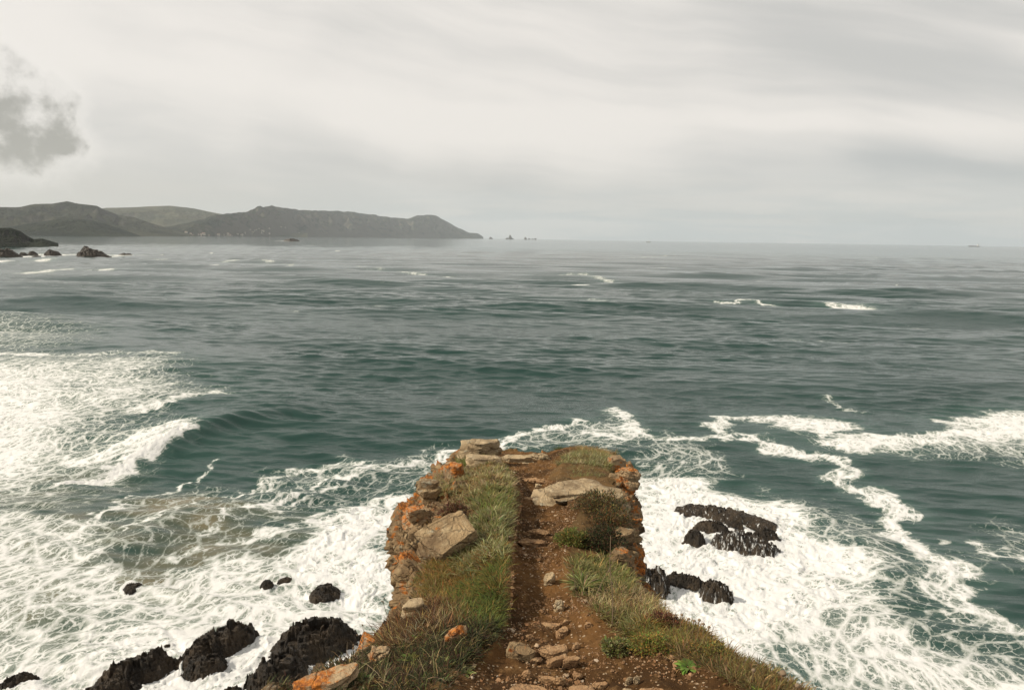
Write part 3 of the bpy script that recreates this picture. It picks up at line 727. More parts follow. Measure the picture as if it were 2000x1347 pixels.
# ------------------------------------------------------------------ hills and far coast
def build_hill(name, prof, dist, depth, mat, seed, rug=1.0, cliff=0.0, back=0.6):
    """a ridge seen along the photo profile; dist = [(photo x, metres to its waterline)], depth = waterline to ridge"""
    prof = np.array(prof, float); xs = np.linspace(prof[0, 0], prof[-1, 0], 420); ys = np.interp(xs, prof[:, 0], prof[:, 1])
    fd = np.interp(xs, [d[0] for d in dist], [d[1] for d in dist])
    nv = 80; vv = np.linspace(0, 1 + back, nv); V = np.zeros((nv, len(xs), 3))
    for j, x in enumerate(xs):
        d = ray(x, ys[j]); h = math.hypot(d[0], d[1]); dep = depth * fd[j] / fd.max()
        top = HC + d[2] / h * (fd[j] + dep)
        top = max(top, -8.0)
        u = np.array([d[0], d[1]]) / h
        dd = fd[j] + dep * vv
        s = np.where(vv <= 1, (1 - cliff) * np.sin(np.clip(vv, 0, 1) * np.pi / 2) ** 1.25 + cliff * np.clip(vv * 3.0, 0, 1) ** .8, 1.0)
        s = np.where(vv > 1, np.cos(np.clip((vv - 1) / back, 0, 1) * np.pi / 2) ** 0.8, s)
        V[:, j, 0] = u[0] * dd; V[:, j, 1] = u[1] * dd; V[:, j, 2] = top * s - 3.0 * (1 - s)
    X, Y = V[..., 0], V[..., 1]; sc = depth / 2.2
    g = fbm2(X / sc + seed, Y / sc, 6, seed, 0.55); rd = 1 - np.abs(fbm2(X / (sc * .6), Y / (sc * .9), 5, seed + 3, .55)) * 2
    env = np.sin(np.clip(vv, 0, 1) * np.pi)[:, None] ** .7 + .01
    hmax = V[..., 2].max()
    V[..., 2] += env * rug * hmax * (0.04 * g + 0.19 * (rd - 1.0)) * np.clip(V[..., 2] / hmax * 1.6, 0, 1)
    sc3 = depth / 9; dj = fbm2(X / sc3, Y / sc3, 4, seed + 9); V[..., 2] += np.clip(V[..., 2] / hmax * 3, 0, 1) * hmax * .018 * rug * dj
    o = mesh(name, V.reshape(-1, 3), grid_faces(nv, len(xs)), mat)
    tag(o, kind='structure'); return V, xs

build_hill('hill', [(-330, 432), (-150, 415), (0, 404), (42, 404), (68, 399), (98, 398), (131, 393), (150, 398), (188, 402), (200, 408), (232, 420), (262, 424), (300, 438), (345, 450), (390, 462)], [(-330, 5200), (390, 6400)], 1700, M['hill_a'], 11)
build_hill('hill', [(-200, 468), (0, 446), (60, 436), (100, 430), (132, 426), (180, 430), (228, 444), (278, 462)], [(-200, 4300), (280, 5000)], 700, M['hill_b'], 12, .6)
HC2 = build_hill('hill', [(90, 430), (150, 411), (205, 406), (240, 405), (330, 402), (380, 407), (420, 416), (450, 421), (520, 432), (600, 446)], [(90, 8800), (600, 10500)], 3000, M['hill_c'], 13, .6)
HD = build_hill('hill', [(240, 458), (300, 446), (360, 437), (420, 420), (444, 418), (482, 413), (508, 404), (531, 402), (552, 406), (602, 411), (640, 412), (682, 413), (720, 418), (760, 424), (798, 427), (815, 421), (838, 419), (852, 421), (862, 427), (874, 433), (890, 443), (904, 449), (917, 455), (924, 455), (934, 456), (944, 463)],
                [(240, 6300), (420, 8200), (600, 11500), (800, 15500), (944, 19000)], 2600, M['hill_d'], 14, 1.15, .30)
build_hill('hill', [(-260, 428), (-60, 440), (0, 445), (22, 446), (40, 452), (55, 462), (66, 467), (82, 466), (96, 470), (114, 475)], [(-260, 1200), (114, 1420)], 190, M['hill_b'], 15, 1.3, .5)

def sea_stack(x0, x1, top, base_px, dist, seed, lab, peaks):
    d = ray((x0 + x1) / 2, 464); u = d[:2] / np.linalg.norm(d[:2]); P = u * dist; dep = dist * (u[1] * _f[1])
    Vs, Ts, n0 = [], [], 0
    for (fx, fh, fw) in peaks:
        V, T = cut_lump(3, seed + len(Vs), 12, (.5, .85)); wd = (x1 - x0) / F * dep
        V[:, :2] *= (1.15 - .75 * np.clip(V[:, 2:3], 0, 1)); hh = (base_px - top) / F * dep * fh
        Pn = V * np.array([wd * fw * .5, wd * fw * .5, hh]) + np.array([(fx - .5) * wd, 0, 0]); Pn += 0.06 * wd * fbm3(Pn / (wd * .2), 3, seed)[:, None] * V
        Vs.append(Pn); Ts.append(T + n0); n0 += len(V)
    o = mesh('sea_stack', np.concatenate(Vs), np.concatenate(Ts), M['hill_d'], loc=(P[0], P[1], 0)); o.rotation_euler.z = -math.atan2(P[0], P[1])
    tag(o, lab, 'sea stack')
sea_stack(955, 963, 459.5, 464.5, 17500, 3, 'small pointed sea stack closest to the tip of the cape', [(.5, 1, 1)])
sea_stack(986, 1002, 456.5, 464.8, 17500, 4, 'tallest pair of pointed sea stacks off the cape, middle of the row', [(.25, .6, .5), (.62, 1, .55), (.85, .55, .4)])
sea_stack(1023, 1048, 460, 465.2, 17500, 5, 'low broken sea stacks farthest out from the cape', [(.12, .9, .28), (.4, .75, .25), (.65, .5, .3), (.9, .7, .22)])

def build_village():
    # house: walls and gabled roof in one small mesh each, nothing of them shows at this distance
    V = np.array([(-1, -.7, -1.5), (1, -.7, -1.5), (1, .7, -1.5), (-1, .7, -1.5), (-1, -.7, 1), (1, -.7, 1), (1, .7, 1), (-1, .7, 1),
                  (-1.12, -.85, .9), (1.12, -.85, .9), (1.12, .85, .9), (-1.12, .85, .9), (-1.12, 0, 1.6), (1.12, 0, 1.6)], float)
    Q = np.array([(0, 1, 5, 4), (1, 2, 6, 5), (2, 3, 7, 6), (3, 0, 4, 7), (4, 5, 6, 7), (8, 9, 13, 12), (10, 11, 12, 13), (8, 11, 10, 9)]); Tt = np.array([(9, 10, 13), (11, 8, 12)])
    first = None; r = np.random.default_rng(21); Vd, xs = HD
    spots = [(r.normal(330, 26), r.uniform(.02, .13)) for _ in range(34)] + [(r.uniform(360, 470), r.uniform(.01, .05)) for _ in range(26)] + [(r.normal(505, 14), r.uniform(.05, .16)) for _ in range(16)] + [(r.uniform(268, 300), r.uniform(.02, .1)) for _ in range(8)] + [(r.normal(363, 5), r.uniform(.2, .26)) for _ in range(4)] + [(583, .08), (556, .18), (548, .18)]
    for i, (x, v_) in enumerate(spots):
        j = int(np.argmin(np.abs(xs - x))); k = int(v_ * 80 / 1.6); p = Vd[k, j]
        s = r.uniform(3.5, 7.5) * (1.5 if r.random() < .12 else 1)
        if first is None: o = first = mesh('house', V, [Q, Tt], [M['wall'], M['roof']], smooth=False, midx=[0] * 5 + [1] * 5)
        else: o = first.copy(); COL.objects.link(o)
        o.location = (p[0], p[1], p[2] + s); o.scale = (s * r.uniform(.9, 1.8), s, s * r.uniform(.8, 1.2)); o.rotation_euler.z = r.normal(.2, .5)
        tag(o, 'tiny pale house of the village at the foot of the far hills', 'house', 'houses of the far village')
build_village()

def prism(x0, x1, y0, y1, z0, z1, tx=0.0, ty=0.0):
    V = np.array([(x0, y0, z0), (x1, y0, z0), (x1, y1, z0), (x0, y1, z0), (x0 + tx, y0 + ty, z1), (x1 - tx, y0 + ty, z1), (x1 - tx, y1 - ty, z1), (x0 + tx, y1 - ty, z1)], float)
    return V, np.array([(0, 3, 2, 1), (4, 5, 6, 7), (0, 1, 5, 4), (1, 2, 6, 5), (2, 3, 7, 6), (3, 0, 4, 7)])

def hull_mesh(L, B, H, sheer):
    n = 17; m_ = 7; V = []
    for i in range(n):
        t = i / (n - 1) * 2 - 1; b = B / 2 * (1 - max(0, t) ** 3) * (1 - .35 * max(0, -t) ** 4); zt = H * (1 + sheer * t * t * (1.6 if t > 0 else .6))
        for j in range(m_):
            a = j / (m_ - 1) * 2 - 1; V.append((t * L / 2, math.copysign(abs(a) ** .6, a) * b, -1.0 + (zt + 1.0) * min(1, abs(a) ** 2.2)))
    V = np.array(V); q = grid_faces(n, m_); k = len(V)
    V2 = np.array([(V[i * m_, 0], V[i * m_ + j, 1], V[i * m_, 2] - .2 * H) for i in range(n) for j in (0, m_ - 1)])
    dk = np.array([(k + 2 * i, k + 2 * i + 1, k + 2 * i + 3, k + 2 * i + 2) for i in range(n - 1)])
    return np.concatenate([V, V2]), np.concatenate([q, dk])

def build_ships():
    p = aty(1902, 482.5, 1.0); d = ray(1902, 482.5); u = d[:2] / np.linalg.norm(d[:2]); c = u * 14000
    L = 22 / F * 14000 * u[1]
    e = bpy.data.objects.new('cargo_ship', None); COL.objects.link(e); e.location = (c[0], c[1], 0)
    tag(e, 'distant dark cargo ship with pale stern house near the right end of the horizon', 'ship')
    V, q = hull_mesh(L, L * .14, L * .055, .25); mesh('hull', V, q, M['hull'], e, False)
    V, q = prism(L * .30, L * .40, -L * .05, L * .05, L * .04, L * .20, L * .008, L * .006); mesh('deckhouse', V, q, M['white'], e, False)
    V, q = prism(L * .32, L * .36, -L * .015, L * .015, L * .20, L * .25, L * .006, 0); mesh('funnel', V, q, M['hull'], e, False)
    for fx in (-.3, -.08, .14):
        V, q = prism(L * fx, L * fx + L * .012, -L * .006, L * .006, L * .04, L * .15, L * .003, 0); mesh('crane', V, q, M['mast'], e, False)
    V, q = prism(-L * .42, L * .26, -L * .045, L * .045, L * .04, L * .07, L * .01, L * .01); mesh('hatch_cover', V, q, M['deck'], e, False)
    d = ray(1267, 466); u = d[:2] / np.linalg.norm(d[:2]); c = u * 9000; L = 9 / F * 9000 * u[1]
    e = bpy.data.objects.new('fishing_boat', None); COL.objects.link(e); e.location = (c[0], c[1], 0)
    tag(e, 'tiny white boat on the horizon right of the cape', 'boat')
    V, q = hull_mesh(L, L * .28, L * .13, .5); mesh('hull', V, q, M['white'], e, False)
    V, q = prism(-L * .12, L * .16, -L * .09, L * .09, L * .08, L * .3, L * .03, L * .02); mesh('wheelhouse', V, q, M['white'], e, False)
    V, q = prism(0, L * .02, -L * .01, L * .01, L * .3, L * .5); mesh('mast', V, q, M['mast'], e, False)
    # gull over the water at the right edge
build_ships()
build_sea_rocks()
build_sea()
#@@PART3
# ------------------------------------------------------------------ the headland
# cross-sections: distance, outline seen in the photo from left rim to right rim, index of the path's left and right edge
SECT = [
    (3.0, [(545, 1385), (560, 1347), (700, 1325), (860, 1322), (940, 1345), (1265, 1352), (1400, 1335), (1540, 1343), (1575, 1375)], 4, 5),
    (3.4, [(650, 1325), (690, 1286), (800, 1262), (920, 1258), (965, 1277), (1180, 1280), (1300, 1262), (1415, 1278), (1440, 1310)], 4, 5),
    (3.9, [(752, 1262), (772, 1226), (850, 1205), (965, 1196), (1000, 1212), (1140, 1212), (1240, 1195), (1330, 1224), (1350, 1260)], 4, 5),
    (4.4, [(800, 1235), (796, 1192), (840, 1160), (960, 1135), (1000, 1153), (1110, 1154), (1190, 1148), (1262, 1172), (1280, 1215)], 4, 5),
    (5.0, [(806, 1190), (798, 1130), (840, 1095), (960, 1072), (1003, 1098), (1098, 1100), (1160, 1098), (1236, 1128), (1246, 1190)], 4, 5),
    (6.0, [(784, 1115), (772, 1060), (800, 1030), (960, 1000), (1012, 1034), (1100, 1038), (1140, 1026), (1212, 1044), (1243, 1110)], 4, 5),
    (7.2, [(775, 1060), (786, 1004), (840, 968), (960, 940), (1022, 979), (1112, 982), (1140, 965), (1216, 980), (1238, 1040)], 4, 5),
    (8.5, [(802, 1020), (818, 965), (860, 935), (960, 910), (1015, 938), (1062, 940), (1090, 926), (1190, 930), (1232, 980)], 4, 5),
    (10.0, [(852, 950), (866, 914), (900, 898), (945, 890), (975, 903), (1088, 901), (1110, 889), (1190, 893), (1228, 935)], 4, 5),
    (11.4, [(893, 905), (900, 886), (930, 882), (960, 880), (985, 880), (1080, 880), (1115, 874), (1180, 882), (1216, 910)], 4, 5),
]
NL, NP_, NR, ND = 170, 90, 150, 46

def resample(P, n):
    s = np.concatenate([[0], np.cumsum(np.linalg.norm(np.diff(P, axis=0), axis=1))]); t = np.linspace(0, s[-1], n)
    return np.stack([np.interp(t, s, P[:, k]) for k in range(P.shape[1])], -1)

def section(d, pts, a, b):
    P = np.array([aty(x, y, d) for x, y in pts])[:, [0, 2]]
    return np.concatenate([resample(P[:a + 1], NL), resample(P[a:b + 1], NP_)[1:], resample(P[b:], NR)[1:]])

def build_headland():
    S = [(d, section(d, p, a, b)) for d, p, a, b in SECT]
    base = S[0][1]; pre = []
    for d, k in ((-7.0, 7.0), (-2.0, 5.0), (1.0, 2.4), (2.2, 1.45)):
        q = base.copy(); q[:, 0] = (q[:, 0] - .05) * k + .05
        hb = q[:, 1] - (HC - 1.63 - .173 * 3.0); q[:, 1] = HC - 1.63 - .173 * d + hb * min(k, 1.6)
        pre.append((d, q))
    last = S[-1][1]; post = []
    for d, dz, k in ((11.75, .12, .97), (12.0, .9, .95), (12.3, 4, 1.0), (13.3, 12, 1.15), (15.0, 27.5, 1.3)):
        q = last.copy(); q[:, 0] = (q[:, 0] - .7) * k + .7; q[:, 1] = np.maximum(q[:, 1] - dz, -2.5); post.append((d, q))
    S = pre + S + post
    ds = np.concatenate([np.linspace(-7, 2.0, 28)[:-1], np.linspace(2.0, 6.6, 360)[:-1], np.linspace(6.6, 11.75, 290)[:-1], np.linspace(11.75, 15, 50)])
    sd_ = np.array([s[0] for s in S]); Q = np.stack([s[1] for s in S])             # sections x points x (x, z)
    idx = np.searchsorted(sd_, ds, 'right').clip(1, len(sd_) - 1); t = ((ds - sd_[idx - 1]) / (sd_[idx] - sd_[idx - 1]))[:, None, None]
    P = Q[idx - 1] * (1 - t) + Q[idx] * t
    for _ in range(2):
        K = P.copy()
        for off in range(1, 9):
            pass
        k = np.ones(25) / 25; m_ = (ds > 2.2) & (ds < 11.3)
        pad = np.concatenate([np.repeat(P[:1], 12, 0), P, np.repeat(P[-1:], 12, 0)])
        sm = sum(pad[i:i + len(P)] for i in range(25)) / 25
        P[m_] = sm[m_]
    # cliffs below both rims
    def down(e, sgn):
        t = np.linspace(0, 1, ND + 1)[1:] ** 1.9
        z0 = e[:, 1][:, None]; z = z0 + (-2.5 - z0) * t
        dz = z0 - z
        x = e[:, 0][:, None] + sgn * (-.10 * np.sin(np.clip(dz / 2.2, 0, 1) * np.pi) + .16 * np.clip(dz - 1.2, 0, None))
        return np.stack([x, z], -1)
    L = down(P[:, 0], -1)[:, ::-1]; Rr = down(P[:, -1], 1)
    P = np.concatenate([L, P, Rr], 1); nr, nc = P.shape[:2]
    V = np.stack([P[..., 0], np.repeat(ds[:, None], nc, 1), P[..., 1]], -1)
    j = np.arange(nc); iL, iR = ND + NL - 1, ND + NL + NP_ - 2
    fl = np.clip((j - ND) / (NL - 1), 0, 1); fr = np.clip((j - iR) / (NR - 1), 0, 1)
    D = V[..., 1]
    # where bare rock shows: a band below the turf on the left, the right rim, both cliffs, the outer end
    nz = fbm2(V[..., 0] * 2.2, D * 2.2, 4, 33)
    lim = np.interp(ds, [2, 3.4, 3.9, 4.4, 5, 6, 7.2, 8.5, 10, 11.4], [.10, .14, .16, .30, .50, .56, .52, .42, .34, .5])[:, None]
    rl = sstep(.06, -.06, fl[None] - lim + .14 * nz); rl[:, j >= iL] = 0
    limr = np.interp(ds, [2, 3.9, 4.6, 6, 8, 10, 11.4], [1.1, 1.02, .86, .70, .62, .78, .85])[:, None]
    rr_ = sstep(-.05, .06, fr[None] - limr + .12 * nz); rr_[:, j <= iR] = 0
    rock = np.maximum(rl, rr_); rock[:, :ND] = 1; rock[:, -ND:] = 1
    rock = np.maximum(rock, sstep(11.65, 11.8, D))
    # normals
    def normals(V):
        a = np.gradient(V, axis=0); b = np.gradient(V, axis=1); n = np.cross(b, a); n /= np.linalg.norm(n, axis=-1)[..., None] + 1e-12
        n[n[..., 2] < -.9] *= 1; return n
    N = normals(V)
    if N[nr // 2, (iL + iR) // 2, 2] < 0: N = -N
    fine = (sstep(1.9, 2.3, D))
    Vf = V.reshape(-1, 3)
    q = Vf @ np.array([[1, .0, .18], [0, 1, .10], [-.18, -.10, 1]]).T
    dr = np.zeros(len(Vf)); rk = rock.ravel() > .01
    qq = q[rk]; wq = qq + .10 * np.stack([fbm3(qq * 1.6, 3, 5), fbm3(qq * 1.6 + 9, 3, 6), .5 * fbm3(qq * 1.6 + 4, 3, 7)], -1)
    f1, f2, c1, t1 = voro3(wq / np.array([.52, .60, .24]), 1, True); g1, g2, c2, t2 = voro3(wq / np.array([.22, .26, .085]), 2, True)
    depth_f = np.clip((HC - 2.5 - Vf[rk, 2]) / 3, 1, 4)
    d_ = .13 * (c1 - .5) + .12 * t1 - .04 * (1 - sstep(0, .07, f2 - f1)) + .06 * (c2 - .5) + .05 * t2 - .012 * (1 - sstep(0, .1, g2 - g1)) + .05 * fbm3(qq * 2.5, 5, 8, .55)
    pit = noise3(qq / np.array([.085, .095, .06]), 15); reg = sstep(-.35, .05, noise3(qq * 1.1 + 2, 16)); d_ -= .14 * sstep(.12, .32, pit) * reg; d_ += .03 * fbm3(qq * 9, 3, 77, .6)
    bedi = qq[:, 2] / .085 + .8 * fbm2(qq[:, 0] * 1.2, qq[:, 1] * 1.2, 3, 19); ii = np.floor(bedi).astype(np.int64)
    d_ += .13 * (PERM[ii & 255] / 255. - .5)
    dr[rk] = d_ * depth_f
    # soil and turf: lumps; path: trodden hollow with a few ledges
    soil = .035 * fbm3(Vf * 2.3, 4, 24) + .012 * fbm3(Vf * 9, 4, 25, .6)
    dpl = rock.ravel() * dr + (1 - rock.ravel()) * soil
    V = (Vf + N.reshape(-1, 3) * (dpl * fine.ravel())[:, None]).reshape(V.shape)
    pf = np.clip((j - iL) / (iR - iL), 0, 1)[None]; onp = (np.sin(pf * np.pi) ** .6) * ((j >= iL) & (j <= iR))
    bank = np.exp(-((iL - j) / 34.0) ** 2) * (j <= iL) * .13 + np.exp(-((j - iR) / 30.0) ** 2) * (j >= iR) * .05
    V[..., 2] += bank[None] * np.interp(D, [3.75, 4.15, 6, 8, 9.5], [0, 1, .9, .5, 0])
    V[..., 2] += onp * (.02 * fbm2(V[..., 0] * 6, D * 6, 4, 27) - .035) * fine
    N2 = normals(V)
    if N2[nr // 2, (iL + iR) // 2, 2] < 0: N2 = -N2
    # split the sheet into path, turf-and-soil banks and bare rock (shared border, no gap)
    G = grid_faces(nr, nc); jj = np.tile(np.arange(nc - 1), nr - 1); ii_ = np.repeat(np.arange(nr - 1), nc - 1)
    rq = rock.ravel()[G].mean(1) > .5
    edge = .05 * fbm2(np.arange(nr) / 9.0, np.arange(nr) * 0.0, 3, 61)[ii_]
    wl, wr = iL + (edge * 120).astype(int), iR - (edge * 90).astype(int)
    # bare earth widens: near bottom to the right, and over the far end
    dd = ds[ii_]; exr = np.interp(dd, [2, 3.0, 3.5, 4.0, 4.6, 6.0, 6.6, 7.6, 8.5, 9.5, 10.2, 11, 11.6], [85, 70, 45, 10, 12, 10, 26, 26, 4, 10, 18, 45, 20])
    exl = np.interp(dd, [2, 3.0, 3.4, 3.8, 9.0, 9.6, 10.4, 11.4], [36, 26, 14, 2, 2, 16, 30, 40])
    pq = (jj >= wl - exl) & (jj < wr + exr) & ~rq & (dd < 11.62)
    def sub(name, sel, mat):
        f = G[sel]; u, inv = np.unique(f, return_inverse=True)
        o = mesh(name, V.reshape(-1, 3)[u], inv.reshape(-1, 4)[:, ::-1], mat); tag(o, kind='structure'); return o
    sub('path', pq, M['path']); sub('turf_bank', ~pq & ~rq, M['bank']); sub('cliff', rq, M['cliff'])
    cell = lambda a: a
    return dict(V=V, N=N2, ds=ds, rock=rock, iL=iL, iR=iR, nr=nr, nc=nc, fl=fl, fr=fr, pq=pq.reshape(nr - 1, nc - 1), rq=rq.reshape(nr - 1, nc - 1), G=G)

H = build_headland()
_top = slice(ND + 6, H['nc'] - ND - 6)
_TX, _TY, _TZ = (H['V'][:, _top, k].ravel() for k in range(3))
_TN = H['N'][:, _top].reshape(-1, 3)

def surf(x, y):
    """height and normal of the headland under a point"""
    m_ = np.abs(_TY - y) < .12; i = np.where(m_)[0]
    k = i[np.argmin((_TX[i] - x) ** 2 + (_TY[i] - y) ** 2)]
    return _TZ[k], _TN[k]

def hit(px_, py_):
    """first point of the headland's top along a sight line"""
    d = ray(px_, py_); d = d / np.linalg.norm(d); rel = np.stack([_TX, _TY, _TZ - HC], -1); t = rel @ d
    off = np.linalg.norm(rel - t[:, None] * d, axis=1); ok = np.where(off < .022 * np.clip(t / 4, .8, 3))[0]
    if len(ok) == 0: ok = np.array([np.argmin(off)])
    k = ok[np.argmin(t[ok])]
    return np.array([_TX[k], _TY[k], _TZ[k]]), _TN[k]

def hrock(name, cat, lab, x0, x1, y0, y1, mat, seed, lfac=.8, hfac=.6, turn=0, lumps=1, tilt=(0, 0), sink=.3, flat=.3, ledge=.2, group=None, rough=.12, lift=0.0, bedded=False):
    """a stone on the headland whose face fills the given extent of the photo"""
    p, n = hit((x0 + x1) / 2, y1 - .25 * (y1 - y0)); dep = (p - CAM) @ _f
    wd = (x1 - x0) / F * dep; hh = (y1 - y0) / F * dep
    ln = wd * lfac; h = max(hh * hfac, .02)
    if bedded:
        hb = max(hfac * hh, .02); V, T = stack((wd, ln, hb), seed, lumps)
        top = p[2] + max(.80 * hh - .20 * ln, .22 * hh) + lift * hh
        o = mesh(name, V, T, M[mat], loc=(p[0], p[1] + ln * .2, top - hb), smooth=False)
        o.rotation_euler = (R(tilt[0]), R(tilt[1]), R(turn)); tag(o, lab, cat, group); return o
    V, T = rock_shape((wd, ln, h / .9), seed, lumps, 5 if wd > .25 else (4 if wd > .1 else 3), rough, ledge, 2.6, flat, bed=(.15, .1, 1))
    o = mesh(name, V, T, M[mat], loc=(p[0], p[1] + ln * .15, p[2] + max(.86 * hh - .14 * ln, .25 * hh) - .80 * h + lift * hh), smooth=False)
    o.rotation_euler = (R(tilt[0]), R(tilt[1]), R(turn)); tag(o, lab, cat, group); return o

# stones of the far end and the flanks
hrock('boulder', 'boulder', 'square pale slab block raised at the far left corner of the headland', 893, 974, 864, 894, 'pale', 301, .55, 1.5, 4, 3, bedded=True, lift=.42)
hrock('ledge_stone', 'ledge', 'long thin pale ledge under the square slab block at the far end', 905, 985, 884, 902, 'pale', 302, .5, 1.2, -3, 2, bedded=True, lift=.1)
hrock('ledge_stone', 'ledge', 'thin flat pale ledge in the middle of the far rim, beside bare earth', 965, 1040, 882, 896, 'pale', 303, .4, 1.2, -4, 2, bedded=True, lift=.1)
hrock('ledge_stone', 'ledge', 'small pale ledge at the far rim just left of the dark grass tuft', 1040, 1078, 880, 893, 'pale', 304, .6, .9, 2, 1, flat=.6, sink=.1)
hrock('boulder', 'boulder', 'orange lichen block standing at the far right corner of the headland', 1188, 1222, 891, 922, 'lichen', 305, .8, 1.4, 0, 2, bedded=True, lift=.2)
hrock('boulder', 'boulder', 'rounded orange knob jutting over the right rim above the white surf', 1212, 1252, 918, 950, 'lichen', 306, .9, 1.0, 10, 1, flat=.2, sink=.05)
hrock('outcrop', 'outcrop', 'large pale outcrop with rounded top right of the path near the far end', 1046, 1196, 926, 972, 'pale', 307, .80, .9, 8, 5, (4, -4), bedded=True, lift=-.06)
hrock('outcrop', 'outcrop', 'pale cracked rock between the large pale outcrop and the orange knob', 1150, 1230, 940, 985, 'pale', 308, .9, .9, -8, 4, (0, 6), bedded=True, lift=-.08)
hrock('boulder', 'boulder', 'tan block with bright orange lichen patch on the far left rim', 857, 905, 900, 938, 'lichen', 309, .8, 1.2, -6, 3, bedded=True)
hrock('boulder', 'boulder', 'grey tan rock on the left rim just below the far orange block', 815, 866, 926, 972, 'tan', 310, .8, 1.2, 12, 4, bedded=True, lift=-.05)
hrock('slab', 'slab', 'broad smooth tan slab leaning on the left flank below the grass', 818, 922, 1024, 1096, 'tan', 311, .85, .62, 20, 2, (24, -16), bedded=True, lift=.12)
hrock('boulder', 'boulder', 'rock with orange lichen at the upper left rim, above the pitted face', 788, 846, 972, 1020, 'lichen', 312, .8, 1.0, 10, 4, (0, -10), bedded=True, lift=-.1)
hrock('boulder', 'boulder', 'pale broken block low on the left flank where the headland narrows', 782, 842, 1165, 1215, 'pale', 313, .8, 1.0, 14, 4, (0, -8), bedded=True, lift=.05)
hrock('boulder', 'boulder', 'rusty layered ledge on the right rim beside the dark heather', 1190, 1245, 994, 1024, 'tan', 314, .9, 1.2, -4, 4, bedded=True)
hrock('boulder', 'boulder', 'dark rounded rock on the right rim above the shaded cliff', 1200, 1250, 1028, 1064, 'cliff', 315, .9, 1.2, 0, 3, bedded=True)
hrock('boulder', 'boulder', 'dark squat rock on the right rim with orange specks, nearest of that rim', 1188, 1240, 1058, 1104, 'cliff', 316, .9, 1.1, 8, 4, bedded=True, lift=-.1)
hrock('boulder', 'boulder', 'orange lichen stone on the near left bank beside dead flower stalks', 714, 752, 1262, 1292, 'lichen', 317, .8, .8, 0, 1, flat=.4, sink=.15)
hrock('boulder', 'boulder', 'long orange lichen rock along the lower left edge of the bank', 560, 700, 1296, 1362, 'lichen', 318, .5, .6, 22, 3, bedded=True, lift=-.22)
hrock('slab', 'slab', 'thin orange lichen slab tilted in the scrub left of the path', 866, 908, 1224, 1250, 'lichen', 319, .5, .8, 20, 1, (0, -18), flat=.5, sink=.1)
# stones of the path, each told apart by look or neighbours
hrock('stone', 'stone', 'dark flat triangular slab at the left side of the lower path', 990, 1046, 1248, 1286, 'cliff', 330, .7, .45, -15, 1, (0, 12), bedded=True, lift=-.2)
hrock('stone', 'stone', 'angular pinkish stone in the middle of the path above the slab steps', 1078, 1102, 1222, 1240, 'step', 331, .8, 1.0, 20, 1, flat=.3, sink=.05)
hrock('stone', 'stone', 'rounded pale stone half under the green leaves right of the path', 1080, 1098, 1170, 1190, 'pale', 332, .9, .9, 0, 1, flat=.1, sink=.1)
hrock('stone', 'stone', 'small pale stone at the path edge left of the leafy straw tuft', 1064, 1084, 1116, 1136, 'pale', 333, .9, .7, 30, 1)
hrock('stone', 'stone', 'broad flat pale step crossing the path below the outcrop', 1012, 1072, 928, 937, 'step', 334, .35, .9, 0, 1, flat=.6, sink=.15)
hrock('stone', 'stone', 'small white stone on the path under the broad far step', 1045, 1056, 938, 945, 'pale', 335, .9, .9, 0, 1, sink=.1)
hrock('stone', 'stone', 'thin step ledge halfway along the path, upper of two', 1028, 1076, 1028, 1039, 'step', 336, .4, .8, 6, 1, flat=.6)
hrock('stone', 'stone', 'thin step ledge halfway along the path, lower of two', 1008, 1056, 1050, 1061, 'step', 337, .4, .8, -4, 1, flat=.6)
for i, (x0, x1, y0, y1, tn, lab) in enumerate([
        (1052, 1082, 1252, 1268, 18, 'thin pale stone, highest of the slanting steps low on the path'),
        (1056, 1118, 1258, 1280, 16, 'longest slanting pale step low on the path'),
        (1068, 1110, 1272, 1298, 24, 'slanting pale step under the longest one'),
        (1088, 1132, 1276, 1302, 14, 'ribbed pale block at the right end of the slanting steps'),
        (1036, 1062, 1278, 1290, -6, 'flat brown stone left of the slanting steps'),
        (1118, 1136, 1248, 1262, 40, 'small squarish stone upper right of the slanting steps'),
        (1024, 1042, 1302, 1318, 10, 'brown stone at the left of the path near the frame edge'),
        (1048, 1080, 1312, 1330, -10, 'long brown stone just above the lowest ledge'),
        (1082, 1104, 1312, 1330, 14, 'reddish stone right of the long brown stone'),
        (1124, 1142, 1308, 1324, 0, 'cube shaped reddish stone alone right of the lower path'),
        (990, 1100, 1336, 1356, -4, 'longest stone ledge across the path at the bottom edge'),
        (1100, 1158, 1334, 1352, 6, 'pale ledge at the bottom edge right of the longest ledge'),
        (1156, 1188, 1322, 1338, 12, 'pale stone beside the bottom right ledge of the path'),
        (1214, 1232, 1316, 1334, 30, 'white quartz stone in the bare earth at lower right'),
        (1236, 1248, 1312, 1332, 0, 'narrow upright pinkish stone beside the white quartz stone'),
        (1218, 1236, 1336, 1352, 15, 'pinkish stone at the frame edge below the white quartz stone'),
        (1252, 1296, 1336, 1356, 4, 'flat orange brown stone at the frame edge in lower right earth'),
        (1060, 1096, 1208, 1220, -4, 'reddish flat stone above the angular pinkish stone'),
        (1034, 1050, 1232, 1246, 0, 'small brown stone left of the angular pinkish stone'),
        (1094, 1106, 1204, 1214, 20, 'small reddish stone upper right of the angular pinkish stone'),
        (1134, 1150, 1212, 1224, 10, 'pale flat pebble at the right path edge level with the pinkish stone'),
        (1028, 1044, 964, 972, 0, 'small flat stone at the left of the far gravelly path'),
        (1096, 1108, 966, 972, 0, 'small dark stone at the right of the far path under the outcrop')]):
    hrock('stone', 'stone', lab, x0, x1, y0, y1, 'pale' if 'white' in lab else 'step', 350 + i, .6 if x1 - x0 < 30 else .38, .50, tn, 1, flat=.4, bedded=x1 - x0 > 27, lift=-.14)

